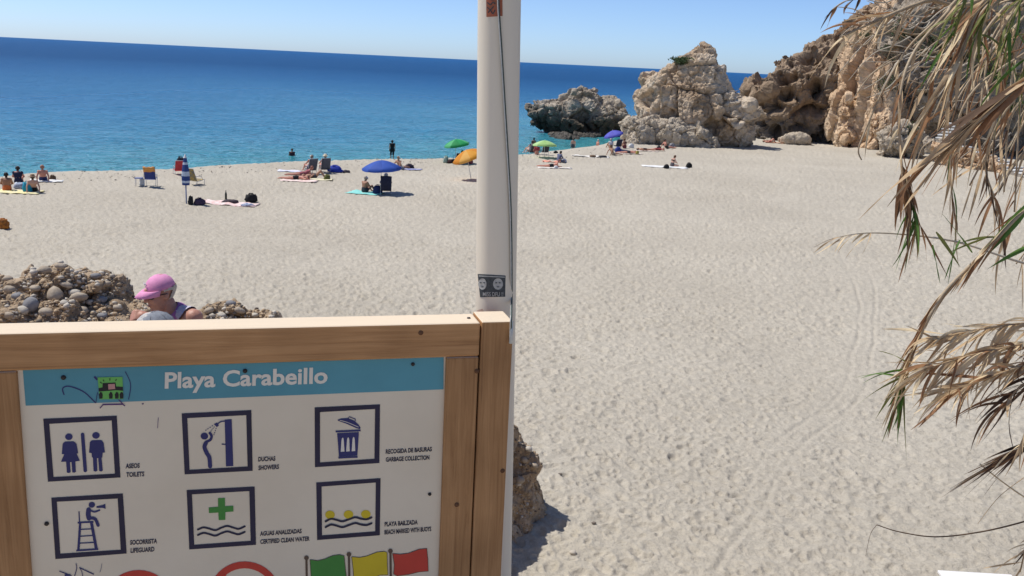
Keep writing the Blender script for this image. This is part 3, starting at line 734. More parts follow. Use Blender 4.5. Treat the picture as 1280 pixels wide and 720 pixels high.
INK = pcol((0.022, 0.018, 0.055), 0.6); BLUEINK = pcol((0.028, 0.03, 0.14), 0.8); HEAD = pcol((0.10, 0.325, 0.39), 0.78, 3.0); WHITE = pcol((0.80, 0.72, 0.60), 0.93)
GREEN = pcol((0.06, 0.26, 0.045)); YEL = pcol((0.70, 0.52, 0.02)); RED = pcol((0.60, 0.055, 0.035)); BRN = pcol((0.12, 0.075, 0.05)); PURP = pcol((0.10, 0.035, 0.16)); BLK = pcol((0.012, 0.012, 0.014)); LGREEN = pcol((0.16, 0.48, 0.10)); PINK = pcol((0.55, 0.27, 0.24))
DEPTH = [0.0008]
def pl(px, py, lift):
    u, z = S(px, py); return (u-uM, -lift, z)
def poly(name, pts, mat, lift, zm=None, mapf=None, parent=None):
    """flat printed shape from photo pixels (zm = zoom origin and scale)"""
    if zm: pts = [(zm[0]+a/zm[2], zm[1]+b_/zm[2]) for a, b_ in pts]
    mb = MB(); mb.add([(mapf or pl)(a, b_, lift) for a, b_ in pts], [tuple(range(len(pts)))])
    return mb.build(name, mat, parent or panel)
def disc(c, r, n=20, ry=None):
    return [(c[0]+r*math.cos(2*math.pi*k/n), c[1]+(ry or r)*math.sin(2*math.pi*k/n)) for k in range(n)]
def smooth_line(pts, n=6):
    o = []; P_ = [pts[0]]+list(pts)+[pts[-1]]
    for i in range(1, len(P_)-2):
        for k in range(n):
            t = k/n; a, b_, c, d = P_[i-1], P_[i], P_[i+1], P_[i+2]
            o.append(tuple(0.5*((2*b_[j])+(-a[j]+c[j])*t+(2*a[j]-5*b_[j]+4*c[j]-d[j])*t*t+(-a[j]+3*b_[j]-3*c[j]+d[j])*t**3) for j in range(len(b_))))
    o.append(tuple(pts[-1])); return o
def stroke_pts(pts, w, curve=True, cap=True):
    p_ = smooth_line(pts) if curve and len(pts) > 2 else list(pts)
    L = []; Rr_ = []
    for i in range(len(p_)):
        a = p_[max(i-1, 0)]; b_ = p_[min(i+1, len(p_)-1)]; dx, dy = b_[0]-a[0], b_[1]-a[1]; l_ = math.hypot(dx, dy) or 1
        nx, ny = -dy/l_*w/2, dx/l_*w/2
        L.append((p_[i][0]+nx, p_[i][1]+ny)); Rr_.append((p_[i][0]-nx, p_[i][1]-ny))
    return L, Rr_
def strokes(name, lines, mat, lift, zm, mapf=None, parent=None, curve=True, round_=False):
    mb = MB(); f_ = mapf or pl; e = 0
    if name in ('graffiti', 'pictogram_shower', 'pictogram_bin') and len(lines) > 1:
        return [strokes(name, [l_], mat, lift+0.00003*k_, zm, mapf, parent, curve, round_) for k_, l_ in enumerate(lines)]
    for pts, w in lines:
        L, Rr_ = stroke_pts(pts, w, curve)
        cv = lambda q: f_(zm[0]+q[0]/zm[2], zm[1]+q[1]/zm[2], lift+e*0.00004)
        v = []
        for a, b_ in zip(L, Rr_): v += [cv(a), cv(b_)]
        mb.add(v, [(2*i, 2*i+1, 2*i+3, 2*i+2) for i in range(len(L)-1)])
        e += 1
        if round_:
            for q in (pts[0], pts[-1]):
                mb.add([cv(k) for k in disc(q, w/2, 14)], [tuple(range(14))]); e += 1
    return mb.build(name, mat, parent or panel)
def ringpoly(name, outer, inner, mat, lift, zm):
    n = len(outer); mb = MB(); c = lambda q: pl(zm[0]+q[0]/zm[2], zm[1]+q[1]/zm[2], lift)
    mb.add([c(q) for q in outer+inner], [(i, (i+1) % n, n+(i+1) % n, n+i) for i in range(n)])
    return mb.build(name, mat, panel)
def text(name, s, left, right, cap, mat, lift, zm=(0, 0, 1), bold=0.0, mapf=None, parent=None):
    """lettering on a baseline given by two photo points"""
    cu = bpy.data.curves.new('t', 'FONT'); cu.body = s; cu.offset = bold; cu.resolution_u = 3
    ob = bpy.data.objects.new('t', cu); COL.objects.link(ob)
    dg = bpy.context.evaluated_depsgraph_get(); me = bpy.data.meshes.new_from_object(ob.evaluated_get(dg))
    v = np.array([q.co[:2] for q in me.vertices]); f = [tuple(q.vertices) for q in me.polygons]
    bpy.data.objects.remove(ob); bpy.data.curves.remove(cu); bpy.data.meshes.remove(me)
    x0, x1 = v[:, 0].min(), v[:, 0].max(); capH = 0.69 if s[1].islower() else v[:, 1].max()-bold; ch = capH+2*bold
    l = (zm[0]+left[0]/zm[2], zm[1]+left[1]/zm[2]); r_ = (zm[0]+right[0]/zm[2], zm[1]+right[1]/zm[2]); cp = cap/zm[2]
    o = []
    for x, y in v:
        t = (x-x0)/(x1-x0)
        o.append((mapf or pl)(l[0]+(r_[0]-l[0])*t+0.02*cp*(y/ch), l[1]+(r_[1]-l[1])*t-cp*(y+bold)/ch, lift))
    mb = MB(); mb.add(o, f); return mb.build(name, mat, parent or panel)

# header band
poly('header_band', [(28.6, 462.6), (554.6, 446.5), (554.2, 486.6), (32.2, 507.0)], HEAD, 0.0008)
ZH = (190, 440, 5.3333)
text('heading_lettering', 'Playa Carabeillo', (85, 243), (1170, 208), 110, WHITE, 0.0016, ZH, bold=0.026)
ZA = (20, 440, 6.0)
strokes('graffiti', [([(362, 320), (350, 275), (385, 255), (450, 270), (520, 305), (598, 380)], 9), ([(600, 382), (605, 340), (613, 300)], 5), ([(588, 183), (612, 207)], 16), ([(820, 145), (860, 240), (845, 355)], 6)], BLUEINK, 0.0016, ZA)
strokes('graffiti', [([(630, 420), (655, 393)], 8), ([(650, 393), (800, 390)], 10), ([(800, 388), (818, 402)], 8), ([(770, 355), (815, 402)], 8)], PURP, 0.0018, ZA, curve=False)
strokes('graffiti', [([(1068, 490), (1062, 570)], 4), ([(945, 388), (958, 386)], 9)], PURP, 0.0014, ZA)
st = poly('sticker', [(613, 188), (800, 184), (806, 350), (628, 354)], LGREEN, 0.0022, ZA)
poly('sticker_print', [(620, 268), (650, 262), (650, 230), (748, 226), (752, 256), (803, 258), (803, 288), (750, 284), (650, 292), (622, 294)], BLK, 0.0026, ZA)
poly('sticker_print', [(692, 238), (742, 236), (745, 274), (695, 278)], PINK, 0.0029, ZA)
for x in (640, 715, 760, 795):
    poly('sticker_print', [(x-14, 348), (x-18, 315), (x-6, 296), (x+6, 300), (x+12, 318), (x+10, 346)], BLK, 0.0026, ZA)
strokes('sticker_print', [([(655, 205), (662, 218)], 6), ([(705, 195), (706, 212)], 6), ([(755, 200), (748, 214)], 6), ([(632, 222), (645, 232)], 6), ([(660, 246), (682, 246)], 6), ([(660, 262), (682, 262)], 6)], BLK, 0.0029, ZA)

FRAMES = [('toilets', (40, 500, 6.0), [(85, 140), (636, 117), (664, 580), (120, 612)], [(130, 178), (598, 153), (622, 552), (162, 577)]),
          ('lifeguard', (50, 600, 6.0), [(85, 132), (622, 100), (650, 550), (116, 592)], [(127, 162), (583, 138), (606, 522), (153, 552)]),
          ('shower', (220, 500, 6.0), [(43, 100), (565, 75), (575, 530), (65, 557)], [(85, 135), (527, 113), (537, 498), (102, 523)]),
          ('clean_water', (220, 600, 6.0), [(80, 75), (590, 48), (600, 485), (100, 520)], [(120, 107), (550, 82), (560, 455), (137, 485)]),
          ('litter_bin', (380, 490, 6.0), [(80, 115), (570, 92), (565, 532), (82, 563)], [(120, 150), (533, 127), (528, 500), (120, 528)]),
          ('buoys', (370, 590, 5.537), [(140, 72), (585, 42), (580, 437), (146, 470)], [(177, 100), (552, 72), (548, 410), (180, 438)])]
for nm, zm, ou, inn in FRAMES:
    ringpoly('pictogram_frame', ou, inn, INK, 0.001, zm)
ZB = FRAMES[0][1]
poly('pictogram_woman', disc((277, 275), 28, ry=25), BLUEINK, 0.001, ZB)
poly('pictogram_woman', [(237, 318), (250, 311), (310, 309), (325, 317), (335, 330), (347, 398), (336, 402), (360, 455), (325, 460), (330, 538), (318, 545), (303, 541), (297, 465), (285, 465), (290, 541), (278, 547), (262, 543), (256, 462), (218, 462), (242, 405), (224, 405), (230, 330)], BLUEINK, 0.001, ZB)
strokes('pictogram_divider', [([(380, 258), (400, 527)], 27)], BLUEINK, 0.001, ZB, round_=True)
poly('pictogram_man', disc((480, 265), 28, ry=25), BLUEINK, 0.001, ZB)
poly('pictogram_man', [(440, 307), (452, 301), (515, 299), (527, 305), (537, 318), (548, 392), (530, 395), (528, 430), (522, 432), (532, 528), (520, 536), (504, 531), (497, 435), (487, 435), (491, 530), (478, 537), (462, 531), (457, 432), (450, 428), (447, 398), (428, 393), (434, 320)], BLUEINK, 0.001, ZB)
ZC = FRAMES[1][1]
poly('pictogram_lifeguard', disc((389, 185), 24, ry=22), BLUEINK, 0.001, ZC)
poly('pictogram_lifeguard', [(424, 196), (470, 187), (489, 177), (493, 215), (470, 208), (424, 208)], BLUEINK, 0.001, ZC)
strokes('pictogram_lifeguard', [([(366, 222), (362, 255), (368, 285)], 36), ([(362, 284), (412, 290), (436, 338)], 24), ([(372, 222), (408, 237), (446, 225)], 13)], BLUEINK, 0.0011, ZC, round_=True)
strokes('pictogram_chair', [([(283, 319), (401, 312)], 13), ([(293, 235), (297, 315)], 9), ([(302, 320), (288, 528)], 18), ([(386, 318), (424, 520)], 22), ([(306, 370), (388, 365)], 8), ([(303, 421), (397, 415)], 8), ([(298, 473), (408, 467)], 8), ([(273, 528), (438, 517)], 13)], BLUEINK, 0.001, ZC)
ZD = FRAMES[2][1]
poly('pictogram_bather', disc((213, 270), 28, ry=26), BLUEINK, 0.001, ZD)
strokes('pictogram_bather', [([(228, 312), (258, 297), (267, 268), (254, 247)], 20), ([(224, 322), (214, 352), (230, 395), (250, 430), (256, 496)], 31)], BLUEINK, 0.0011, ZD, round_=True)
poly('pictogram_shower', [(365, 147), (418, 143), (430, 495), (375, 497)], BLUEINK, 0.001, ZD)
poly('pictogram_shower', [(284, 180), (308, 167), (322, 190), (306, 203)], BLUEINK, 0.001, ZD)
strokes('pictogram_shower', [([(366, 157), (335, 162), (314, 178)], 9), ([(343, 330), (372, 332)], 8)], BLUEINK, 0.0012, ZD)
dash = []
for a, b_ in (((280, 188), (225, 225)), ((290, 197), (262, 232)), ((303, 205), (285, 258))):
    for t in (0.05, 0.35, 0.65, 0.92): dash.append(([(a[0]+(b_[0]-a[0])*t, a[1]+(b_[1]-a[1])*t), (a[0]+(b_[0]-a[0])*(t+.16), a[1]+(b_[1]-a[1])*(t+.16))], 6))
strokes('pictogram_spray', dash, BLUEINK, 0.001, ZD)
ZE = FRAMES[3][1]
poly('pictogram_cross', [(315, 135), (367, 133), (368, 195), (430, 192), (431, 235), (370, 240), (370, 298), (320, 300), (318, 243), (247, 247), (246, 205), (316, 200)], GREEN, 0.001, ZE)
wv = [(165, 370), (205, 355), (245, 362), (295, 375), (340, 357), (385, 344), (430, 356), (470, 365), (515, 347)]
strokes('pictogram_wave', [(wv, 15), ([(a, b_+41) for a, b_ in wv], 15)], INK, 0.001, ZE, round_=True)
ZF = FRAMES[4][1]
poly('pictogram_bin', [(252, 208), (275, 198), (330, 195), (380, 215), (410, 245), (425, 268), (418, 277), (390, 270), (320, 238), (255, 215)], BLUEINK, 0.001, ZF)
strokes('pictogram_bin', [([(332, 195), (340, 185), (385, 203), (385, 216)], 7), ([(237, 296), (425, 287)], 14), ([(258, 492), (402, 485)], 14)], BLUEINK, 0.0011, ZF, curve=False)
poly('pictogram_bin', [(248, 308), (412, 300), (400, 475), (262, 485)], BLUEINK, 0.001, ZF)
for pts in ([(275, 447), (281, 360), (285, 345), (290, 340), (295, 345), (298, 360), (303, 445)], [(316, 445), (322, 358), (326, 343), (331, 338), (336, 343), (339, 358), (342, 443)], [(357, 443), (363, 355), (367, 340), (372, 335), (377, 340), (380, 355), (384, 441)]):
    poly('pictogram_bin_slot', pts, WHITE, 0.0014, ZF)
strokes('pictogram_lid_line', [([(268, 210), (330, 228), (408, 262)], 4)], WHITE, 0.0014, ZF)
ZG = FRAMES[5][1]
for c in ((235, 295), (363, 293), (483, 291)): poly('pictogram_buoy', disc(c, 33, ry=29), YEL, 0.001, ZG)
wv = [(205, 340), (240, 323), (275, 328), (320, 340), (365, 326), (410, 312), (450, 322), (490, 325), (522, 313)]
strokes('pictogram_wave', [(wv, 14), ([(a, b_+40) for a, b_ in wv], 14)], INK, 0.0016, ZG, round_=True)
for zm, s, l, r_, cp in [(ZB, 'ASEOS', (702, 513), (808, 508), 36), (ZB, 'TOILETS', (707, 578), (842, 571), 36), (ZC, 'SOCORRISTA', (676, 486), (878, 474), 36), (ZC, 'LIFEGUARD', (680, 546), (858, 535), 36),
                         (ZD, 'DUCHAS', (617, 461), (745, 455), 35), (ZD, 'SHOWERS', (618, 526), (772, 516), 35), (ZE, 'AGUAS ANALIZADAS', (630, 419), (942, 398), 34), (ZE, 'CERTIFIED CLEAN WATER', (632, 479), (1002, 455), 34),
                         (ZF, 'RECOGIDA DE BASURAS', (613, 464), (958, 444), 34), (ZF, 'GARBAGE COLLECTION', (613, 523), (940, 507), 34), (ZG, 'PLAYA BAILZADA', (613, 377), (842, 362), 32), (ZG, 'BEACH MARKED WITH BUOYS', (612, 432), (935, 408), 32)]:
    text('caption_lettering', s, l, r_, cp, INK, 0.001, zm, bold=0.032)
# lower row: two prohibition rings and three flags, running on below the picture
def ring2(c, r, w, zm):
    ringpoly('prohibition_ring', disc(c, r, 40), disc(c, r-w, 40), RED, 0.001, zm)
    a = 0.72*(r-w*0.5); strokes('prohibition_slash', [([(c[0]-a, c[1]-a), (c[0]+a, c[1]+a)], w*0.8)], RED, 0.0013, zm)
ring2((740, 948), 274, 54, ZC); ring2((515, 885), 276, 52, ZE)
strokes('graffiti', [([(145, 682), (190, 698), (240, 720)], 7), ([(270, 625), (276, 660), (258, 725)], 6), ([(295, 655), (350, 680), (405, 706)], 8), ([(298, 656), (315, 690), (322, 730)], 5), ([(465, 625), (460, 660), (450, 690)], 3), ([(185, 712), (230, 712)], 14)], BLUEINK, 0.0014, ZC)
for pole_, flag, mt in [((72, 592), [(97, 605), (150, 612), (200, 600), (250, 578), (300, 570), (333, 578), (340, 650), (348, 720), (345, 765), (300, 762), (250, 780), (180, 800), (110, 795), (103, 700)], GREEN),
                        ((366, 568), [(385, 585), (440, 590), (490, 580), (560, 553), (610, 548), (630, 555), (632, 640), (636, 710), (580, 712), (520, 738), (460, 760), (400, 755), (395, 670)], YEL),
                        ((653, 545), [(668, 562), (720, 568), (780, 560), (850, 533), (905, 527), (912, 600), (915, 685), (850, 690), (780, 707), (700, 718), (675, 705), (680, 640)], RED)]:
    poly('flag_print', flag, mt, 0.001, ZG)
    strokes('flag_outline', [(flag+[flag[0]], 4)], BRN, 0.0013, ZG, curve=False)
    strokes('flagpole_print', [([pole_, (pole_[0]+4, pole_[1]+260)], 15)], BRN, 0.0015, ZG)
    poly('flagpole_print', disc(pole_, 16), BRN, 0.0018, ZG)
m_screw = M((0.05, 0.035, 0.028), (0.02, 0.016, 0.014), 40, 0.5, name='rusty_screw')
for a, b_, r_ in ((79.5, 471.7, 3.0), (306.3, 463.4, 2.9), (516, 455, 2.6), (58.5, 654.3, 2.8), (537, 617.4, 2.4)):
    u, z = S(a, b_); mb = MB(); mb.lathe([(0.0002, 0.0045), (r_*0.0011, 0.004), (r_*0.0017, 0.0025), (r_*0.00175, 0.0)], 14, (u-uM, -0.0005, z), Matrix.Rotation(R(90), 3, 'X'))
    mb.build('screw', m_screw, panel)
u, z = S(586, 400); mb = MB(); mb.lathe([(0.0002, 0.003), (0.004, 0.0025), (0.0045, 0.0)], 12, (uPost-uM-0.022, 0.03, rail_top)); mb.build('screw', m_screw, sign)
mb = MB()
for a, b_ in ((526, 416), (596, 464), (571, 631), (628, 588)):
    u, z = S(a, b_, FR)
    mb2 = MB(); mb2.lathe([(0.0002, 0.0015), (0.0045, 0.0012), (0.006, 0.0)], 14, (u-uM, -FR-(0.0022 if a > 600 else 0.0002), z), Matrix.Rotation(R(90), 3, 'X')); mb2.build('knot', M((0.16, 0.075, 0.035), (0.09, 0.04, 0.02), 60, 0.8, name='wood_knot'), sign)

# ------------------------------------------------------------------ tall white pole, its stickers and its line
A = at(619.7, 390, 2.375); B = at(624.2, 0, 2.35); ax = (B-A)/np.linalg.norm(B-A); PR = 0.0505
base = A+ax*((5.36-A[2])/ax[2]); top = A+ax*((10.6-A[2])/ax[2])
pole = thing('flagpole', 'tall off-white painted pole directly behind the information board post', 'pole', base)
m_pole = M((0.79, 0.715, 0.585), (0.69, 0.61, 0.485), 3.0, 0.45, 0.04, 25, spec=0.4, name='aged_white_paint', stretch=(1, 1, 0.12))
pts = [base+(top-base)*t for t in np.linspace(0, 1, 24)]
mb = MB(); mb.tube([q-base for q in pts], PR, 48); sh = mb.build('shaft', m_pole, pole)
mb = MB(); mb.lathe([(0.0, 0.0), (PR*1.5, 0.0), (PR*1.6, 0.06), (0.09, 0.08), (0.02, 0.16), (0.0, 0.17)], 24, top-base); mb.build('cap', m_pole, pole)
mb = MB(); mb.lathe([(PR*2.6, -0.05), (PR*2.6, 0.03), (PR*1.3, 0.05), (PR*1.02, 0.14)], 24, (0, 0, 0)); mb.build('base_collar', M((0.4, 0.38, 0.35), None, 8, 0.6, name='cast_collar'), pole)
def cyl(px, py, lift):
    d = ray(px, py); w0 = CAM-base; dp = d-ax*(d@ax); wp = w0-ax*(w0@ax)
    a_, b_, c_ = dp@dp, 2*dp@wp, wp@wp-(PR+lift)**2
    q = max(b_*b_-4*a_*c_, 0); t = (-b_-math.sqrt(q))/(2*a_); P_ = CAM+d*t
    return tuple(P_-base)
def cylgrid(name, q, mat, lift, parent=None, n=12):
    """patch on the pole from four photo corners tl,tr,br,bl"""
    mb = MB(); v = []
    for j in range(4):
        for i in range(n+1):
            t, s_ = i/n, j/3
            a = [(q[0][k]*(1-t)+q[1][k]*t)*(1-s_)+(q[3][k]*(1-t)+q[2][k]*t)*s_ for k in (0, 1)]
            v.append(cyl(a[0], a[1], lift))
    mb.add(v, [tuple(int(z_) for z_ in f) for f in grid_faces(4, n+1)], True); return mb.build(name, mat, parent or pole)
DK = M((0.035, 0.04, 0.045), (0.07, 0.08, 0.085), 120, 0.6, name='sticker_dark'); PALE = M((0.42, 0.42, 0.40), (0.30, 0.30, 0.29), 150, 0.6, name='sticker_pale')
s1 = cylgrid('sticker', [(597, 342.5), (632, 344.5), (631.5, 371), (600, 371.5)], DK, 0.0008)
for a, r_ in ((603.0, 5.2), (622.5, 6.2)):
    mb = MB(); mb.add([cyl(x, y, 0.0016) for x, y in disc((a, 355), r_, 18, ry=7.2)], [tuple(range(18))]); mb.build('sticker_face', PALE, s1)
    for dx in (-2.2, 2.2):
        mb = MB(); mb.add([cyl(x, y, 0.0022) for x, y in disc((a+dx, 353.5), 1.3, 8, ry=0.8)], [tuple(range(8))]); mb.build('sticker_eye', DK, s1)
    mb = MB(); mb.add([cyl(x, y, 0.0022) for x, y in disc((a, 358.6), 1.9, 8, ry=0.6)], [tuple(range(8))]); mb.build('sticker_mouth', DK, s1)
cylgrid('sticker_band', [(598.5, 344.2), (631, 345.8), (631, 347), (598.5, 345.6)], PALE, 0.0016, s1)
text('sticker_lettering', 'MISS DFU !!', (603.5, 370.3), (629, 370.3), 5.2, PALE, 0.0016, bold=0.01, mapf=cyl, parent=s1)
s2 = cylgrid('sticker', [(607.5, -14), (628, -15), (628.2, 20), (608, 21.3)], M((0.42, 0.115, 0.06), (0.24, 0.10, 0.05), 60, 0.6, name='sticker_red'), 0.0008)
strokes('sticker_print', [([(609, 3), (613, 6), (616, 3), (619, 5)], 1.2), ([(609, 9), (613, 12), (617, 8)], 1.2), ([(610, 16), (613, 13), (616, 17), (619, 12)], 1.3), ([(611, -4), (615, 0), (619, -3)], 1.2)], DK, 0.0016, (0, 0, 1), mapf=cyl, parent=s2)
cylgrid('sticker_remnant', [(595.6, 388), (603, 386), (605, 390), (596, 392)], M((0.45, 0.22, 0.16), (0.6, 0.5, 0.4), 90, 0.8, name='torn_paper'), 0.0008)
rp = [(622.6, -60), (623.0, 0), (624.6, 30), (626.8, 62), (631.6, 140), (635, 195), (638, 250), (639.3, 300), (639.6, 345), (639.6, 376), (639.2, 395), (638.6, 412), (638.6, 427)]
R3 = []
for a, b_ in rp:
    q = np.array(cyl(a, b_, 0.004))+base
    if b_ > 380:
        u_, z_ = S(a, b_, 0.022); q = P0+D_*u_+NB*0.022; q[2] = z_+SIGN_Z
    R3.append(q)
R3 = [np.array(q) for q in smooth_line([tuple(q) for q in R3], 5)]
R3 = [R3[0]+(top-R3[0])*0.97+NB*0.06]+R3
b0 = R3[-1].copy(); b0[2] = R3[-1][2]
line = thing('halyard', 'thin grey green cord hanging down the front of the white pole', 'cord', b0)
mb = MB(); mb.tube([q-b0 for q in R3], 0.0026, 8); mb.build('cord', M((0.10, 0.13, 0.11), (0.05, 0.06, 0.055), 200, 0.7, 0.3, 300, name='cord_fibre'), line)
mb = MB(); mb.tube([q-b0+NB*0.0015-D_*0.0022 for q in R3[1:]], 0.0014, 6); mb.build('strand', M((0.62, 0.62, 0.58), None, 100, 0.6, name='pale_strand'), line)
mb = MB(); mb.tube([(0, 0, 0.05), (0, 0, -0.004)], [0.0035, 0.0045], 10); mb.build('sleeve', M((0.6, 0.62, 0.6), None, 60, 0.4, name='clear_sleeve'), line)

# ------------------------------------------------------------------ people
def limb(a, b, ra, rb, tg):
    a = np.array(a, float); b = np.array(b, float); L = np.linalg.norm(b-a); n = max(2, int(L/(0.35*min(ra, rb)))+1)
    return [(*(a+(b-a)*t), ra+(rb-ra)*t, tg) for t in np.linspace(0, 1, n)]
def figure(j, k=1.0):
    """joints -> tagged balls; k scales girth"""
    B = []
    pel, wai, che, nec, hd = [np.array(j[q], float) for q in ('pelvis', 'waist', 'chest', 'neck', 'head')]
    sl, sr = np.array(j['shoulder_l'], float), np.array(j['shoulder_r'], float)
    side = (sr-sl)/np.linalg.norm(sr-sl)
    for s_ in (-1, 0, 1):
        B += limb(pel+side*0.065*s_, wai+side*0.045*s_, 0.105*k, 0.092*k, 'pelvis')
        B += limb(wai+side*0.045*s_, che+side*0.075*s_, 0.092*k, 0.105*k, 'chest')
    B += limb(sl, che+side*-0.05, 0.066*k, 0.09*k, 'chest') + limb(sr, che+side*0.05, 0.066*k, 0.09*k, 'chest')
    B += limb(sl, sr, 0.062*k, 0.062*k, 'shoulder')
    B += limb(che, nec, 0.075*k, 0.055, 'neck') + limb(nec, hd, 0.052, 0.05, 'neck')
    f = np.array(j['face'], float); f /= np.linalg.norm(f); upv = hd-nec; upv /= np.linalg.norm(upv); f -= upv*(f@upv); f /= np.linalg.norm(f)
    B += [(*(hd+upv*0.055-f*0.012), 0.092, 'head'), (*(hd+upv*0.035+f*0.012), 0.083, 'head'), (*(hd-upv*0.02+f*0.03), 0.064, 'head'), (*(hd-upv*0.045+f*0.045), 0.045, 'head'), (*(hd+upv*0.02+f*0.10), 0.018, 'head'), (*(hd+upv*0.005+f*0.108), 0.017, 'head')]
    lat = np.cross(f, upv)
    for s_ in (-1, 1): B += [(*(hd+upv*0.015+lat*0.085*s_-f*0.01), 0.02, 'head')]
    for s_ in 'lr':
        B += limb(j['shoulder_'+s_], j['elbow_'+s_], 0.052*k, 0.041*k, 'upper_arm') + limb(j['elbow_'+s_], j['hand_'+s_], 0.041*k, 0.029, 'forearm')
        h = np.array(j['hand_'+s_], float); d = h-np.array(j['elbow_'+s_], float); d /= np.linalg.norm(d)
        B += limb(h, h+d*0.07, 0.032, 0.030, 'hand') + limb(h+d*0.07, h+d*0.15+np.array((0, 0, -0.01)), 0.026, 0.015, 'hand')
        q = np.cross(d, (0, 0, 1)); q = q/(np.linalg.norm(q)+1e-9); B += limb(h+d*0.02, h+d*0.06+q*0.05, 0.016, 0.013, 'hand')
        B += limb(j['hip_'+s_], j['knee_'+s_], 0.092*k, 0.058*k, 'thigh') + limb(j['knee_'+s_], j['ankle_'+s_], 0.058*k, 0.038, 'shin')
        B += limb(j['ankle_'+s_], j['toe_'+s_], 0.038, 0.026, 'foot')
    return B
def J(**k): return k
def sym(d):
    o = {}
    for q, v in d.items():
        if q.endswith('_'):
            o[q+'r'] = v; o[q+'l'] = (-v[0], v[1], v[2])
        else: o[q] = v
    return o
POSES = {
 'sit': sym(J(pelvis=(0, 0, .12), waist=(0, .0, .30), chest=(0, .03, .48), neck=(0, .06, .62), head=(0, .09, .72), face=(0, 1, -.1), shoulder_=(.17, .04, .55), elbow_=(.25, .16, .34), hand_=(.17, .36, .30), hip_=(.09, .04, .11), knee_=(.13, .42, .36), ankle_=(.12, .66, .06), toe_=(.12, .82, .04))),
 'lean': sym(J(pelvis=(0, 0, .12), waist=(0, -.08, .28), chest=(0, -.17, .45), neck=(0, -.21, .59), head=(0, -.20, .70), face=(0, 1, 0), shoulder_=(.18, -.19, .52), elbow_=(.26, -.33, .30), hand_=(.26, -.42, .05), hip_=(.09, .04, .11), knee_=(.12, .46, .14), ankle_=(.12, .85, .06), toe_=(.14, .92, .17))),
 'cross': sym(J(pelvis=(0, 0, .12), waist=(0, .02, .30), chest=(0, .07, .47), neck=(0, .12, .60), head=(0, .17, .69), face=(0, 1, -.5), shoulder_=(.17, .08, .54), elbow_=(.24, .20, .33), hand_=(.08, .38, .28), hip_=(.09, .03, .11), knee_=(.34, .30, .13), ankle_=(.02, .40, .07), toe_=(-.12, .44, .06))),
 'prone': sym(J(pelvis=(0, 0, .12), waist=(0, .18, .12), chest=(0, .36, .13), neck=(0, .50, .16), head=(0, .60, .14), face=(.8, .2, -.3), shoulder_=(.17, .42, .12), elbow_=(.30, .56, .07), hand_=(.16, .70, .06), hip_=(.09, -.05, .11), knee_=(.10, -.46, .08), ankle_=(.11, -.86, .07), toe_=(.13, -1.0, .04))),
 'supine': sym(J(pelvis=(0, 0, .12), waist=(0, .18, .11), chest=(0, .36, .12), neck=(0, .50, .12), head=(0, .60, .12), face=(0, -.1, 1), shoulder_=(.18, .42, .11), elbow_=(.26, .20, .07), hand_=(.24, -.02, .06), hip_=(.09, -.05, .11), knee_=(.10, -.46, .12), ankle_=(.11, -.86, .07), toe_=(.15, -.92, .20))),
 'knees_up': sym(J(pelvis=(0, 0, .12), waist=(0, .18, .11), chest=(0, .36, .12), neck=(0, .50, .12), head=(0, .60, .13), face=(0, -.3, 1), shoulder_=(.18, .42, .11), elbow_=(.28, .22, .07), hand_=(.12, .08, .20), hip_=(.09, -.05, .11), knee_=(.10, -.34, .44), ankle_=(.10, -.58, .07), toe_=(.11, -.74, .05))),
 'stand': sym(J(pelvis=(0, 0, .93), waist=(0, .0, 1.10), chest=(0, .0, 1.28), neck=(0, .0, 1.44), head=(0, .02, 1.54), face=(0, 1, 0), shoulder_=(.18, -.01, 1.37), elbow_=(.23, -.03, 1.10), hand_=(.22, .06, .87), hip_=(.09, 0, .90), knee_=(.10, .03, .49), ankle_=(.10, .0, .08), toe_=(.12, .14, .03))),
 'chair': sym(J(pelvis=(0, 0, .34), waist=(0, -.07, .52), chest=(0, -.16, .69), neck=(0, -.20, .83), head=(0, -.19, .93), face=(0, 1, 0), shoulder_=(.18, -.17, .76), elbow_=(.28, -.02, .56), hand_=(.27, .22, .50), hip_=(.09, .04, .33), knee_=(.12, .46, .44), ankle_=(.12, .74, .10), toe_=(.12, .90, .06))),
 'prop': sym(J(pelvis=(0, 0, .12), waist=(0, .18, .14), chest=(0, .34, .24), neck=(0, .44, .36), head=(0, .52, .43), face=(.2, 1, -.1), shoulder_=(.17, .38, .27), elbow_=(.20, .46, .06), hand_=(.06, .64, .07), hip_=(.09, -.05, .11), knee_=(.10, -.46, .08), ankle_=(.11, -.86, .07), toe_=(.13, -1.0, .04))),
}
_pc = {}
def pose_mesh(pose, k=1.0):
    if (pose, k) in _pc: return _pc[(pose, k)]
    B = figure(POSES[pose], k)
    V, F4 = blob([(b[0], b[1], b[2], b[3]) for b in B], 0.022, 3, 0.4)
    C = np.array([b[:4] for b in B]); tags = np.array([b[4] for b in B])
    d = np.linalg.norm(V[:, None, :]-C[None, :, :3], axis=2)-C[None, :, 3]
    tg = tags[d.argmin(1)]
    N = vnormals(V, F4)
    _pc[(pose, k)] = (V, F4, N, tg)
    return _pc[(pose, k)]
def sub_shell(V, F4, N, mask, off):
    f = F4[mask[F4].all(1)]
    if not len(f): return None
    u, inv = np.unique(f, return_inverse=True)
    return V[u]+N[u]*off, inv.reshape(-1, 4)
SKIN = {'fair': (0.62, 0.36, 0.26), 'tan': (0.46, 0.245, 0.15), 'red': (0.60, 0.27, 0.19), 'brown': (0.34, 0.17, 0.10)}
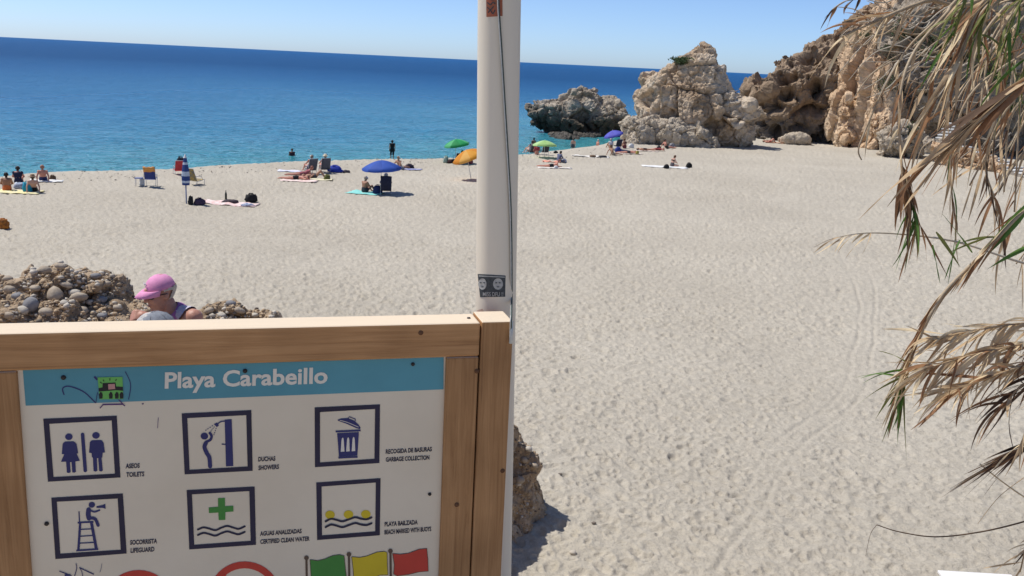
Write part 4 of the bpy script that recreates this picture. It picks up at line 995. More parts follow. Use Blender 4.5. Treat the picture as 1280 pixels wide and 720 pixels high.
def person(label, pose, px, py, rz, skin='tan', hair=(0.05, 0.035, 0.025), wear=(), hat=None, k=1.0, loc=None, scale=1.0, hairlen=0, group=None, dz=0.0):
    """wear: list of (name, colour, tags)"""
    p_ = np.array(loc) if loc is not None else on_beach(px, py)
    V, F4, N, tg = pose_mesh(pose, k)
    t = thing('person', label, 'person', (p_[0], p_[1], p_[2]+dz), R(rz), group); t.scale = (scale,)*3
    np_mesh('body', V, F4, M(SKIN[skin], tuple(q*0.85 for q in SKIN[skin]), 9, 0.55, spec=0.35, name='skin_'+skin), True, t)
    j = POSES[pose]; nec = np.array(j['neck'], float); hd = np.array(j['head'], float); up_ = hd-nec; up_ /= np.linalg.norm(up_)
    f = np.array(j['face'], float); f -= up_*(f@up_); f /= np.linalg.norm(f)
    hv = V-hd; a = hv@up_; b_ = hv@f
    hm = np.isin(tg, ['head', 'neck']) & (a > -0.10-hairlen) & ((a > 0.085) | (b_ < 0.025) & (a > -0.01) | (b_ < -0.02)) & (np.linalg.norm(hv, axis=1) < 0.2+hairlen)
    if hairlen: hm |= (tg == 'chest') & (b_ < -0.03) & (a > -0.12-hairlen) & (np.linalg.norm(hv-up_*(hv@up_)[:, None], axis=1) < 0.13)
    s_ = sub_shell(V, F4, N, hm, 0.014)
    if s_ and hair: np_mesh('hair', s_[0], s_[1], M(hair, tuple(q*0.6 for q in hair), 60, 0.6, name='hair'), True, t)
    for nm, col, tags in wear:
        s_ = sub_shell(V, F4, N, np.isin(tg, tags) if not callable(tags) else tags(V, tg), 0.013)
        if s_: np_mesh(nm, s_[0], s_[1], M(col, tuple(q*0.75 for q in col), 14, 0.85, name='fabric'), True, t)
    if hat:
        kind, col = hat
        Mx = np.stack([np.cross(f, up_), f, up_], 1); M3 = Matrix(Mx.tolist()); c = hd+up_*0.065
        mb = MB()
        if kind == 'sun':
            mb.lathe([(0.0, .105), (.06, .10), (.098, .07), (.108, .0), (.16, -.012), (.205, -.03), (.20, -.036), (.108, -.012)], 20, c, M3)
        else:
            mb.lathe([(0.0, .085), (.05, .075), (.09, .045), (.106, .0), (.106, -.02)], 20, c, M3)
            v = []
            for q in range(9):
                w = math.pi*(q/8); v += [tuple(np.array(c)+Mx@np.array((0.10*math.cos(w), 0.05+0.06*math.sin(w), -0.012))), tuple(np.array(c)+Mx@np.array((0.10*math.cos(w), 0.06+0.13*math.sin(w), -0.03-0.012*math.sin(w))))]
            mb.add(v, [(2*q, 2*q+1, 2*q+3, 2*q+2) for q in range(8)], True)
        mb.build('hat', M(col, tuple(q*0.8 for q in col), 20, 0.85, name='hat_cloth'), t)
    return t
TORSO = ['chest', 'pelvis', 'shoulder']
def trunks(col): return ('swim_trunks', col, lambda V, tg: np.isin(tg, ['pelvis', 'thigh']) & ((tg == 'thigh') | (np.arange(len(V)) >= 0)) )
def brief(pose):
    j = POSES[pose]; p0 = np.array(j['pelvis'], float)
    return lambda V, tg: np.isin(tg, ['pelvis', 'thigh']) & (np.linalg.norm(V-p0, axis=1) < 0.215)
def band(pose):
    j = POSES[pose]; c0 = np.array(j['chest'], float); w0 = np.array(j['waist'], float); u = (c0-w0)/np.linalg.norm(c0-w0)
    return lambda V, tg: np.isin(tg, ['chest', 'shoulder']) & (np.abs((V-c0)@u+0.02) < 0.05)
def suit(pose):
    j = POSES[pose]; p0 = np.array(j['pelvis'], float)
    return lambda V, tg: (tg == 'chest') | (np.isin(tg, ['pelvis', 'thigh']) & (np.linalg.norm(V-p0, axis=1) < 0.23))
NAVY = (0.02, 0.025, 0.06); BLACK = (0.015, 0.015, 0.018); WHT = (0.75, 0.74, 0.72)

# ------------------------------------------------------------------ beach things
def towel(label, px, py, L, W, rz, col, col2=None, stripes=0, cat='towel', wavy=0.025, name='beach_towel', group=None):
    p_ = on_beach(px, py); t_ = R(rz); nx, ny = 16, 10; g_ = np.random.default_rng(int(px*7+py))
    u = (np.linspace(-.5, .5, nx)*L)[None, :].repeat(ny, 0); v = (np.linspace(-.5, .5, ny)*W)[:, None].repeat(nx, 1)
    u = u+0.03*g_.normal(size=u.shape); v = v+0.02*g_.normal(size=v.shape)
    X_ = p_[0]+u*math.cos(t_)-v*math.sin(t_); Y_ = p_[1]+u*math.sin(t_)+v*math.cos(t_)
    q = np.stack([X_.ravel(), Y_.ravel(), np.zeros(X_.size)], -1)
    Z_ = np.maximum(sand_base(X_, Y_)+0.5*sand_detail(X_.ravel(), Y_.ravel()).reshape(X_.shape), sand_base(X_, Y_)-0.01)+0.045+wavy*fbm(q*4, 2, int(px)).reshape(X_.shape)
    V = np.stack([X_, Y_, Z_], -1).reshape(-1, 3)-p_
    mt = M(col, col2 or tuple(c*0.85 for c in col), 7 if col2 else 20, 0.9, 0.3, 60, name='towelling')
    n = nx*ny; lower = V-np.array((0, 0, 0.018)); F_ = grid_faces(ny, nx)
    rim = [i for i in range(nx)]+[(i+1)*nx-1 for i in range(1, ny)]+[n-1-i for i in range(1, nx)]+[(ny-1-i)*nx for i in range(1, ny-1)]
    side = [(rim[i], rim[i]+n, rim[(i+1) % len(rim)]+n, rim[(i+1) % len(rim)]) for i in range(len(rim))]
    o = np_mesh(name, np.concatenate([V, lower]), np.concatenate([F_, F_[:, ::-1]+n, np.array(side)]), mt, True)
    o.location = p_; tag(o, label, cat, group)
    if stripes:
        o.data.materials.append(M(col2 or WHT, None, 20, 0.9, 0.3, 60, name='towelling_stripe'))
        idx = np.zeros(len(o.data.polygons), np.int32); cidx = np.arange(len(F_)) % (nx-1)
        idx[:len(F_)] = (cidx % 3 == 1); o.data.polygons.foreach_set('material_index', idx)
        mt0 = M(col, tuple(c*0.85 for c in col), 20, 0.9, 0.3, 60, name='towelling'); o.data.materials[0] = mt0
    return o
def bag(label, px, py, w, h, col, col2=None, cat='bag', handles=True, d=None, rz=20, name='beach_bag', group=None):
    p_ = on_beach(px, py); d = d or w*0.6
    t = thing(name, label, cat, p_, R(rz), group)
    mt = M(col, col2 or tuple(c*0.7 for c in col), 9, 0.8, 0.2, 40, name='bag_cloth')
    prof = [(0.0, 0.0), (.80, 0.0), (1.0, .12), (1.03, .4), (.92, .75), (.72, .95), (.35, 1.0), (.0, .96)]
    mb = MB(); mb.lathe([(r_, z_) for r_, z_ in prof], 14)
    g_ = np.random.default_rng(int(px)); mb.v = [(x*w/2*(1+.12*g_.normal()), y*d/2*(1+.1*g_.normal()), max(-0.02, z_*h*(1+.08*g_.normal()))) for x, y, z_ in mb.v]
    mb.build('body', mt, t)
    if handles:
        for s_ in (-1, 1):
            mb = MB(); mb.tube([(-w*.25, s_*d*.2, h*.85), (-w*.15, s_*d*.25, h*1.15), (w*.15, s_*d*.25, h*1.15), (w*.25, s_*d*.2, h*.85)], 0.014, 6); mb.build('handle', mt, t)
    return t
m_alu = M((0.55, 0.55, 0.56), (0.42, 0.42, 0.44), 20, 0.35, name='aluminium_tube')
def chair(label, px, py, rz, col, col2=None, low=True, back=0.62, loc=None, group=None, dz=0.0):
    p_ = np.array(loc) if loc is not None else on_beach(px, py)
    t = thing('beach_chair', label, 'chair', (p_[0], p_[1], p_[2]+dz), R(rz), group)
    h = 0.24 if low else 0.40; w = 0.27
    mt = M(col, col2 or tuple(c*0.8 for c in col), 5 if col2 else 12, 0.8, 0.15, 60, name='sling_fabric')
    def sling(name, a, b_, sag):
        n = 8; v = []
        for i in range(n+1):
            s_ = i/n; q = np.array(a)*(1-s_)+np.array(b_)*s_; nrm = np.cross((1, 0, 0), np.array(b_)-np.array(a)); nrm = nrm/np.linalg.norm(nrm)
            for x in (-w+.01, -w*.4, w*.4, w-.01): v.append(q+np.array((x, 0, 0))-np.abs(nrm)*np.array((0, 1, 1))*sag*math.sin(math.pi*s_)*(1 if abs(x) < w*.6 else .5))
        mb = MB(); mb.add(v, [tuple(int(c) for c in f) for f in grid_faces(n+1, 4)], True); o = mb.build(name, mt, t)
        so = o.modifiers.new('thick', 'SOLIDIFY'); so.thickness = 0.012; return o
    sling('seat', (0, -.22, h-.02), (0, .26, h+.05), .04)
    sling('backrest', (0, -.22, h), (0, -.46, h+back), .03)
    for s_ in (-1, 1):
        mb = MB(); mb.tube([(s_*w, .30, h+.05), (s_*w, -.22, h-.02), (s_*w, -.47, h+back+.02)], .013, 8); mb.build('side_frame', m_alu, t)
        mb = MB(); mb.tube([(s_*w, .26, h+.04), (s_*w, .28, 0.0)], .012, 8); mb.build('leg', m_alu, t)
        mb = MB(); mb.tube([(s_*w, -.20, h), (s_*w, -.34, 0.0)], .012, 8); mb.build('leg', m_alu, t)
        mb = MB(); mb.tube([(s_*w*1.06, -.34, h+.24), (s_*w*1.06, .05, h+.24), (s_*w*1.04, .16, h+.03)], .015, 8); mb.build('armrest', m_alu, t)
    mb = MB(); mb.tube([(-w, -.47, h+back+.02), (w, -.47, h+back+.02)], .013, 8); mb.build('crossbar', m_alu, t)
    mb = MB(); mb.tube([(-w, .28, .01), (w, .28, .01)], .011, 8); mb.build('crossbar', m_alu, t)
    return t
def umbrella(label, px, py, rad, H, cols, lean=0, leandir=0, tilt=0, tiltdir=0, drop=0.36, rz=0):
    """parasol: pole with its own lean, canopy of eight panels tilted at the top; angles in degrees"""
    p_ = on_beach(px, py); t = thing('beach_umbrella', label, 'umbrella', p_, R(rz))
    tp = Vector((math.sin(R(lean))*math.cos(R(leandir)), math.sin(R(lean))*math.sin(R(leandir)), math.cos(R(lean))))*H
    q = tp.to_track_quat('Z', 'Y').to_matrix()
    Tm = Matrix.Rotation(R(tilt), 3, Vector((-math.sin(R(tiltdir)), math.cos(R(tiltdir)), 0)))
    mb = MB(); mb.tube([(-tp.x*.12, -tp.y*.12, -.2), tuple(tp*0.5), tuple(tp*0.97)], .017, 8); mb.build('pole', M((0.6, 0.6, 0.6), None, 20, 0.4, name='painted_pole'), t)
    n = 8; top_ = np.array(tp)
    def cv(r_, z_, w): v = Tm @ Vector((r_*math.cos(w), r_*math.sin(w), z_)); return tuple(top_+np.array(v))
    for k in range(n):
        v = []; NR, NS = 6, 5
        for i in range(NR+1):
            s_ = i/NR; r_ = rad*s_; z_ = -drop*(s_**1.55)
            for m_ in range(NS):
                a = m_/(NS-1); w = 2*math.pi*(k+a)/n; sc = 1-0.06*math.sin(math.pi*a)*s_
                v.append(cv(r_*sc, z_+0.03*math.sin(math.pi*a)*s_*(1 if s_ < .95 else -.3), w))
        for m_ in range(NS):
            a = m_/(NS-1); w = 2*math.pi*(k+a)/n; v.append(cv(rad*(0.985-0.05*math.sin(math.pi*a)), -drop-0.10-0.02*math.sin(math.pi*a), w))
        mb = MB(); mb.add(v, [tuple(int(c) for c in f) for f in grid_faces(NR+2, NS)], True)
        c = cols[k % len(cols)]; mb.build('canopy_panel', M(c, tuple(x*0.92 for x in c), 6, 0.7, name='canopy_cloth', transl=0.35), t)
    mb = MB(); mb.lathe([(0.0, .09), (.012, .07), (.02, .0), (.02, -.03)], 8, tuple(top_)); mb.build('tip', M((0.75, 0.75, 0.75), None, 9, 0.5, name='tip_plastic'), t)
    for k in range(n):
        w = 2*math.pi*k/n; mb = MB(); mb.tube([cv(0.02, -0.03, w), cv(rad*.5, -drop*.36-.015, w), cv(rad*.97, -drop*.96-.012, w)], .005, 5); mb.build('rib', m_alu, t)
    return t

# ------------------------------------------------------------------ who and what is on the beach
# family group on the left
towel('yellow towel under the tanned and the sun-hatted sitters', 24, 240.5, 1.9, 1.0, 8, (0.75, 0.62, 0.22), (0.80, 0.76, 0.55))
person('person with tanned back and orange shorts sitting on the yellow towel', 'sit', 9, 239, 28, 'brown', (.02, .015, .012), [('shorts', (.62, .16, .05), brief('sit'))], k=1.12)
person('person with a dark cap and navy swimsuit sitting behind the yellow towel', 'sit', 23, 230, 20, 'red', (.03, .025, .02), [('swimsuit', NAVY, suit('sit'))], hat=('cap', (.03, .035, .07)), k=1.1)
person('person in a brown sun hat and black bottoms on the yellow towel', 'lean', 42, 240, 25, 'fair', (.06, .04, .03), [('bottoms', BLACK, brief('lean'))], hat=('sun', (.25, .16, .10)))
person('person with reddish hair and dark blue trunks sitting on a white towel', 'lean', 54, 226.5, 25, 'red', (.42, .20, .14), [('trunks', (.03, .04, .12), brief('lean'))], k=1.1)
towel('white towel under the red haired sitter', 58, 227, 1.5, .8, 20, (.78, .77, .74))
bag('teal round beach bag beside the sun-hatted sitter', 34.5, 240.5, .40, .46, (.02, .30, .45), handles=True)
bag('small brown bag beside the red haired sitter', 66, 225.5, .32, .24, (.14, .09, .05))
bag('crumpled white and blue cloth bundle between the sitters', 25, 236, .55, .28, (.62, .66, .72), (.15, .22, .38), cat='towel', handles=False, name='cloth_bundle')
bag('orange beach bag lying alone on the sand', 4, 286, .42, .34, (.62, .22, .03), (.10, .04, .02))
# loungers
c = chair('blue beach chair with an orange towel over its back', 189, 233, 12, (.045, .07, .26), (.03, .045, .17), low=False, back=.60)
p_ = np.array(c.location); ca, sa_ = math.cos(R(12)), math.sin(R(12))
def rel(q, rz, v): a, b_ = math.cos(R(rz)), math.sin(R(rz)); return (q[0]+a*v[0]-b_*v[1], q[1]+b_*v[0]+a*v[1], q[2]+v[2])
def draped(label, base_, rz, y0, z0, W, dropf, dropb, col, cat='towel', name='draped_towel'):
    prof = [(y0-.045, z0-dropb), (y0-.04, z0-.02), (y0-.005, z0+.025), (y0+.035, z0-.01), (y0+.06, z0-dropf)]; v = []
    g_ = np.random.default_rng(int(abs(base_[0]*90)))
    for y, z in prof:
        for x in np.linspace(-W/2, W/2, 7): v.append((x+g_.normal(0, .012), y+g_.normal(0, .008), z+g_.normal(0, .02)))
    mb = MB(); mb.add(v, [tuple(int(c_) for c_ in f) for f in grid_faces(5, 7)], True); o = mb.build(name, M(col, tuple(q*.75 for q in col), 9, .9, .2, 50, name='towelling'))
    so = o.modifiers.new('thick', 'SOLIDIFY'); so.thickness = .02
    o.location = base_; o.rotation_euler = (0, 0, R(rz)); tag(o, label, cat); return o
draped('orange and white towel draped over the blue beach chair', p_, 12, -.47, 1.03, .56, .25, .14, (.72, .34, .10))
q = on_beach(174, 232.5)
t = thing('folding_table', 'small blue folding side table beside the blue beach chair', 'table', q, R(12))
mb = MB(); mb.box((0, 0, .40), (.40, .34, .03), bev=.008); mb.build('table_top', M((.10, .14, .34), None, 10, .5, name='blue_plastic'), t)
for sx in (-.17, .17):
    for sy in (-.14, .14): mb = MB(); mb.tube([(sx, sy, 0), (sx*.9, sy*.9, .39)], .011, 8); mb.build('leg', m_alu, t)
bag('white plastic bag hanging beside the blue beach chair', 177.5, 232, .24, .38, (.74, .74, .72))
c = chair('red beach chair with a dark backpack hung on it', 224, 218, 30, (.55, .06, .07), (.42, .04, .05), low=True, back=.55)
bag('dark navy backpack on the red beach chair', 226, 213, .52, .68, (.02, .022, .04), rz=30, name='backpack')
chair('yellow and grey striped beach chair', 246, 231, -28, (.50, .32, .05), (.10, .13, .14), low=True, back=.62)
# closed striped parasol
q = on_beach(233, 254); t = thing('closed_umbrella', 'closed blue and white striped parasol planted upright beside the pink towel', 'umbrella', q)
mb = MB(); mb.tube([(0, 0, -.2), (0, 0, 1.0)], .028, 10); mb.build('pole', M((.12, .20, .42), None, 20, .5, name='blue_pole'), t)
zz = np.linspace(.85, 2.12, 13)
for i in range(12):
    a = (zz[i]-.85)/1.27; b2 = (zz[i+1]-.85)/1.27; f_ = lambda s_: .06+.12*math.sin(math.pi*min(1, .28+.72*s_))*(1-.25*s_)
    mb = MB(); n = 16; v = []
    for s_, z in ((a, zz[i]), (b2, zz[i+1])):
        for k in range(n): r_ = f_(s_)*(1+.14*math.cos(5*2*math.pi*k/n)); v.append((r_*math.cos(2*math.pi*k/n), r_*math.sin(2*math.pi*k/n), z))
    mb.add(v, [(k, (k+1) % n, n+(k+1) % n, n+k) for k in range(n)], True); mb.build('canopy_stripe', M((.55, .62, .72) if i in (1, 4, 5, 9) else (.035, .07, .24), None, 15, .75, name='folded_cloth'), t)
mb = MB(); mb.lathe([(.09, 2.11), (.05, 2.18), (.025, 2.26), (.0, 2.28)], 10); mb.build('tip', M(WHT, None, 9, .5, name='white_tip'), t)
towel('pink and white towel spread on the open sand with clothes on it', 284, 254.5, 2.9, 1.0, -4, (.72, .42, .38), (.80, .74, .70), wavy=.05)
bag('black sandals beside the striped parasol foot', 238.5, 256, .22, .40, (.02, .02, .022), cat='sandals', handles=False, name='sandals')
bag('dark purple bag on the corner of the pink towel', 249.5, 256, .46, .28, (.07, .045, .09))
bag('dark clothes heaped on the middle of the pink towel', 288, 254, .75, .16, (.06, .04, .05), cat='clothes', handles=False, name='clothes_heap')
bag('white and blue cloth on the end of the pink towel', 309, 258, .6, .14, (.66, .68, .74), (.12, .18, .36), cat='cloth', handles=False, name='cloth_bundle')
bag('black rucksack at the far end of the pink towel', 314, 252.5, .58, .36, (.016, .016, .018), name='backpack')
q = on_beach(282.5, 249); t = thing('bottle', 'dark bottle standing behind the pink towel', 'bottle', q)
mb = MB(); mb.lathe([(0, 0), (.05, 0), (.052, .02), (.052, .26), (.03, .33), (.018, .36), (.018, .42), (0, .42)], 12); mb.build('body', M((.02, .03, .02), None, 9, .15, name='dark_glass'), t)
mb = MB(); mb.lathe([(.021, .39), (.021, .43), (0, .435)], 10); mb.build('cap', M((.03, .03, .03), None, 9, .4, name='cap_plastic'), t)
# swimmers and waders
def in_sea(px, py): return on_z(px, py, SEA_Z)
q = in_sea(365, 195); person('dark haired person in a maroon swimsuit wading waist deep in the sea', 'stand', 0, 0, 200, 'brown', (.02, .015, .012), [('swimsuit', (.10, .03, .04), suit('stand'))], loc=(q[0], q[1], SEA_Z-1.08))
q = in_sea(490, 200); person('person in a black dress standing knee deep at the edge of the water', 'stand', 0, 0, 15, 'tan', (.02, .016, .014), [('dress', BLACK, TORSO+['thigh'])], loc=(q[0], q[1], SEA_Z-.08))
q = in_sea(716, 186); person('pale bather standing waist deep below the grey islet', 'stand', 0, 0, 10, 'fair', (.10, .07, .05), [('trunks', (.08, .10, .12), brief('stand'))], loc=(q[0], q[1], SEA_Z-.62))
q = in_sea(747, 186); person('bather with light hair wading in the shallows near the purple parasol', 'stand', 0, 0, -60, 'red', (.62, .55, .45), [('trunks', (.30, .10, .08), brief('stand'))], loc=(q[0], q[1], SEA_Z-.72))
q = in_sea(667, 184); person('dark haired bather wading behind the lime green parasol', 'stand', 0, 0, 0, 'brown', (.02, .02, .02), [('trunks', NAVY, brief('stand'))], loc=(q[0], q[1], SEA_Z-.75))
# pair in chairs
for px, py, rz, hat, lab, lab2 in [(388, 217, 38, ('cap', (.62, .58, .50)), 'person in a light cap reclining in a grey beach chair beside the lilac towel', 'grey beach chair beside the lilac towel'), (405.5, 216, 26, ('sun', (.70, .60, .42)), 'person in a straw hat reclining in a grey beach chair beside the blue bag', 'grey beach chair beside the blue bag')]:
    q = on_beach(px, py); chair(lab2, px, py, rz, (.115, .125, .15), (.08, .085, .105), low=True, back=.66)
    person(lab, 'chair', px, py, rz, 'red', (.3, .25, .2), [('trunks', (.10, .12, .2), brief('chair'))], hat=hat, dz=.05)
bag('bright blue beach bag beside the grey chairs', 419, 215.5, .85, .38, (.02, .05, .42), (.015, .03, .26), rz=0)
bag('small dark shoes and bag beyond the blue bag', 433, 216, .42, .16, (.10, .07, .09), (.03, .03, .04), handles=False, cat='shoes', name='shoes')
towel('lilac and white towel lying by the grey chairs', 362, 214.5, 1.3, .8, 10, (.55, .55, .72), (.76, .75, .78))
towel('pink towel under the sunbather in black bottoms', 374, 226.5, 2.0, .8, -3, (.75, .52, .47), (.80, .70, .64))
person('sunburnt person in black bikini bottoms lying face down on the pink towel', 'prone', 370, 225, -88, 'red', (.05, .03, .02), [('bikini_bottoms', BLACK, brief('prone'))], dz=.03)
person('person with reddish hair sitting low behind the face-down sunbather', 'prop', 378, 220, -70, 'red', (.30, .12, .08), [('swimsuit', (.35, .10, .12), suit('prop'))], dz=.03)
towel('pale yellow towel under the tanned sunbather', 398, 224.5, 1.6, .8, 5, (.76, .70, .48))
person('tanned person in dark trunks lying with knees up on the pale yellow towel', 'knees_up', 393, 223.5, 100, 'tan', (.04, .03, .02), [('trunks', (.05, .05, .06), brief('knees_up'))], dz=.03)
bag('olive green bag at the end of the pale yellow towel', 409, 225, .34, .28, (.22, .22, .05), (.05, .06, .03))
# blue parasol group
umbrella('wide open blue parasol shading two sitters', 476, 241.5, 1.03, 1.72, [(.055, .13, .52), (.045, .11, .46)], drop=.40, rz=11, tilt=4, tiltdir=200)
towel('turquoise mat beside the blue parasol', 457, 241.5, 1.75, 1.1, -18, (.20, .58, .52), (.30, .66, .60))
person('bare backed person in a white cap sitting on the turquoise mat', 'sit', 455.5, 241, -35, 'brown', (.35, .3, .25), [('trunks', (.04, .05, .06), brief('sit'))], hat=('cap', (.76, .74, .70)))
chair('low beach chair draped in navy and black under the blue parasol', 482, 243, 10, (.018, .022, .05), (.012, .013, .02), low=True, back=.70)
person('person in a white cap and navy shirt sitting under the blue parasol', 'chair', 482, 243, 10, 'tan', (.5, .48, .45), [('shirt', (.02, .03, .10), TORSO+['upper_arm']), ('shorts', NAVY, ['thigh'])], hat=('cap', (.74, .74, .74)), dz=.05)
q = on_beach(482, 243); draped('dark towel draped over the low chair under the blue parasol', q, 10, -.47, .98, .56, .1, .72, (.02, .025, .055))
bag('navy bag on the sand by the draped chair', 472, 242.5, .5, .42, (.015, .025, .10), rz=-10)
person('person in a light hat leaning back on a blue towel near the waterside walker', 'lean', 500.5, 211.5, -35, 'tan', (.3, .22, .15), [('trunks', (.55, .50, .44), brief('lean'))], hat=('cap', (.72, .66, .58)))
towel('blue towel under the person leaning back near the waterside', 510, 212, 1.7, .8, -4, (.10, .12, .34), (.5, .5, .6))
bag('dark bag on the blue towel by the person leaning back', 512, 210.5, .6, .25, (.04, .03, .05))
# green and orange parasols
umbrella('green parasol open by the water', 569, 203.5, .90, 1.62, [(.03, .38, .12), (.12, .52, .22), (.02, .30, .09)], drop=.36, tilt=10, tiltdir=180, rz=20)
umbrella('orange parasol leaning over on its pole beside the white flagpole', 589, 225, 1.0, 1.78, [(.78, .36, .04), (.72, .28, .03), (.80, .44, .10)], lean=12, leandir=175, tilt=24, tiltdir=190, drop=.40, rz=10)
person('dark haired person sitting in the shade of the green parasol', 'sit', 578, 204, 20, 'brown', (.02, .015, .012), [('swimsuit', BLACK, suit('sit'))])
person('dark haired person sitting next to the shaded one under the green parasol', 'sit', 588, 205, 10, 'red', (.02, .015, .012), [('trunks', (.35, .08, .08), brief('sit'))])
bag('white and green cool bag beside the orange parasol', 557.5, 203.5, .36, .42, (.55, .60, .55), (.05, .18, .10))
chair('dark low chair in the shade behind the orange parasol', 572, 204.5, 25, (.03, .02, .02), low=True, back=.5)
bag('dark heap of clothes in the shade behind the orange parasol', 565, 204, .7, .25, (.05, .02, .02), cat='clothes', handles=False, name='clothes_heap')
# lime parasol group
umbrella('pale lime green parasol open at the water edge', 680, 197, .93, 1.30, [(.48, .72, .28), (.56, .78, .36), (.42, .66, .24)], drop=.34, rz=8, tilt=4, tiltdir=90)
chair('grey beach chair at the left of the lime parasol', 663, 193.5, 35, (.14, .15, .17), (.05, .05, .06), low=True, back=.62)
person('person in grey lying back in a chair left of the lime parasol', 'chair', 663, 193.5, 35, 'fair', (.05, .04, .03), [('shirt', (.16, .17, .19), TORSO)], dz=.05)
chair('dark beach chair in the shade of the lime parasol', 680, 193.5, 20, (.06, .06, .07), low=True, back=.6)
person('person in a red top sitting in the shade of the lime parasol', 'sit', 671, 193.5, 15, 'red', (.04, .03, .02), [('top', (.40, .06, .07), ['chest', 'shoulder'])])
bag('small dark bag right of the lime parasol', 694.5, 191.5, .36, .16, (.02, .02, .025))
towel('pale towel under the sunbather in black shorts before the lime parasol', 693, 210.5, 2.3, .8, 3, (.74, .68, .62))
person('tanned person in black shorts lying face down with raised head before the lime parasol', 'prop', 689, 209.5, -86, 'red', (.20, .09, .05), [('shorts', BLACK, brief('prop'))], dz=.03)
bag('white cloth beside the sunbather in black shorts', 695, 211, .28, .2, (.78, .77, .75), cat='cloth', handles=False, name='cloth_bundle')
towel('red and orange towel spread behind the sunbather in black shorts', 689, 202.5, 1.3, .8, 0, (.68, .22, .12), (.75, .42, .35), wavy=.09)
person('person in a grey blue shirt sitting on the red and orange towel', 'cross', 698, 203, -50, 'tan', (.05, .04, .03), [('shirt', (.13, .15, .24), TORSO+['upper_arm']), ('trousers', (.13, .14, .20), ['thigh'])])
bag('white bag beside the person in the grey blue shirt', 705, 203, .4, .24, (.62, .63, .70))
# purple parasol group
umbrella('violet blue parasol tilted towards the sun near the rocks', 764, 187, .86, 1.62, [(.14, .15, .62), (.12, .12, .54)], drop=.36, tilt=18, tiltdir=190, rz=5)
person('person in a white top sitting under the violet parasol', 'sit', 763.5, 185.5, 20, 'tan', (.5, .48, .42), [('top', WHT, ['chest', 'shoulder'])])
chair('dark beach chair under the violet parasol', 771, 186, 25, (.05, .05, .07), low=True, back=.6)
person('long haired person sitting right of the violet parasol', 'sit', 781, 185.5, 40, 'tan', (.16, .08, .04), [('bikini_top', (.2, .05, .06), band('sit')), ('bikini_bottoms', (.2, .05, .06), brief('sit'))], hairlen=.16)
bag('white beach bag right of the long haired sitter', 789, 185, .5, .36, (.76, .76, .74))
person('tanned person sitting beside the blue rucksack', 'lean', 766, 194, -60, 'tan', (.12, .07, .04), [('trunks', (.5, .4, .3), brief('lean'))])
bag('blue rucksack between sunbathers below the violet parasol', 772.5, 190.5, .55, .40, (.03, .05, .28), name='backpack')
towel('row of pale towels with dark things on the sand before the waders', 738, 196, 3.0, .9, 4, (.66, .60, .52), (.78, .76, .72), wavy=.06)
bag('dark clothes on the pale towels before the waders', 753, 197, .7, .16, (.03, .03, .035), cat='clothes', handles=False, name='clothes_heap')
bag('brown bag on the pale towels before the waders', 741, 196.5, .55, .16, (.2, .13, .08), cat='bag', handles=False)
towel('towel under the sunbather beside the yellow bag', 787, 192.5, 2.1, .8, 8, (.66, .56, .48))
person('sunbather lying face down beside the yellow bag', 'prone', 785, 192, -80, 'red', (.1, .06, .03), [('bikini_bottoms', (.06, .05, .06), brief('prone'))], dz=.03)
bag('small yellow bag beside the sunbather', 796.5, 193, .3, .26, (.42, .36, .08))
towel('towel under the sunbather with knees up near the rocks', 808, 189, 2.0, .8, 6, (.70, .58, .50))
person('sunbather in black trunks lying on the back near the rocks', 'supine', 806, 188.7, 95, 'tan', (.04, .03, .02), [('trunks', (.06, .03, .03), brief('supine'))], dz=.03)
person('sunbather in red lying face down nearest to the conglomerate foot', 'prone', 820, 188.5, -84, 'red', (.05, .03, .02), [('swimsuit', (.30, .05, .05), suit('prone'))], dz=.03)
bag('dark bag between the two sunbathers near the rocks', 823.5, 186.5, .4, .28, (.03, .03, .04))
person('person sitting beside a black and white bag near the rocks', 'lean', 833, 185.5, -70, 'red', (.05, .03, .02), [('trunks', (.05, .05, .05), brief('lean'))])
bag('black and white bag beside the sitter near the rocks', 840, 185, .55, .4, (.5, .5, .5), (.02, .02, .02))
# woman alone on a white towel
towel('white towel spread under the person sitting alone', 831, 209, 3.3, 1.1, -2, (.78, .77, .75))
person('brown haired person in a black bikini sitting alone on a white towel', 'cross', 840, 208.3, -65, 'fair', (.13, .06, .03), [('bikini_top', BLACK, band('cross')), ('bikini_bottoms', (.10, .09, .10), brief('cross'))], hairlen=.10)
bag('black bag before the white towel of the lone sitter', 833, 211, .40, .28, (.016, .018, .02))
bag('black rucksack at the end of the white towel of the lone sitter', 861, 209.5, .46, .32, (.014, .015, .016), name='backpack')
# by the rocks
person('sunburnt person sitting against the foot of the ochre crag', 'sit', 884, 177, -10, 'red', (.08, .05, .03), [('swimsuit', (.25, .08, .07), suit('sit'))])
bag('grey bag on the sand right of the ochre crag foot', 905.5, 180.5, .6, .3, (.12, .13, .14))
person('sunbather lying on the sand between the crag and the headland', 'supine', 919, 180.5, 92, 'red', (.05, .04, .03), [('trunks', (.05, .06, .08), brief('supine'))], dz=.0)
person('sunbather with knees up by the cavernous headland', 'knees_up', 962, 178.5, 88, 'red', (.06, .04, .03), [('trunks', (.4, .08, .06), brief('knees_up'))], dz=.0)
towel('orange towel by the cavernous headland', 968, 178.7, 1.8, .8, 0, (.55, .26, .14))

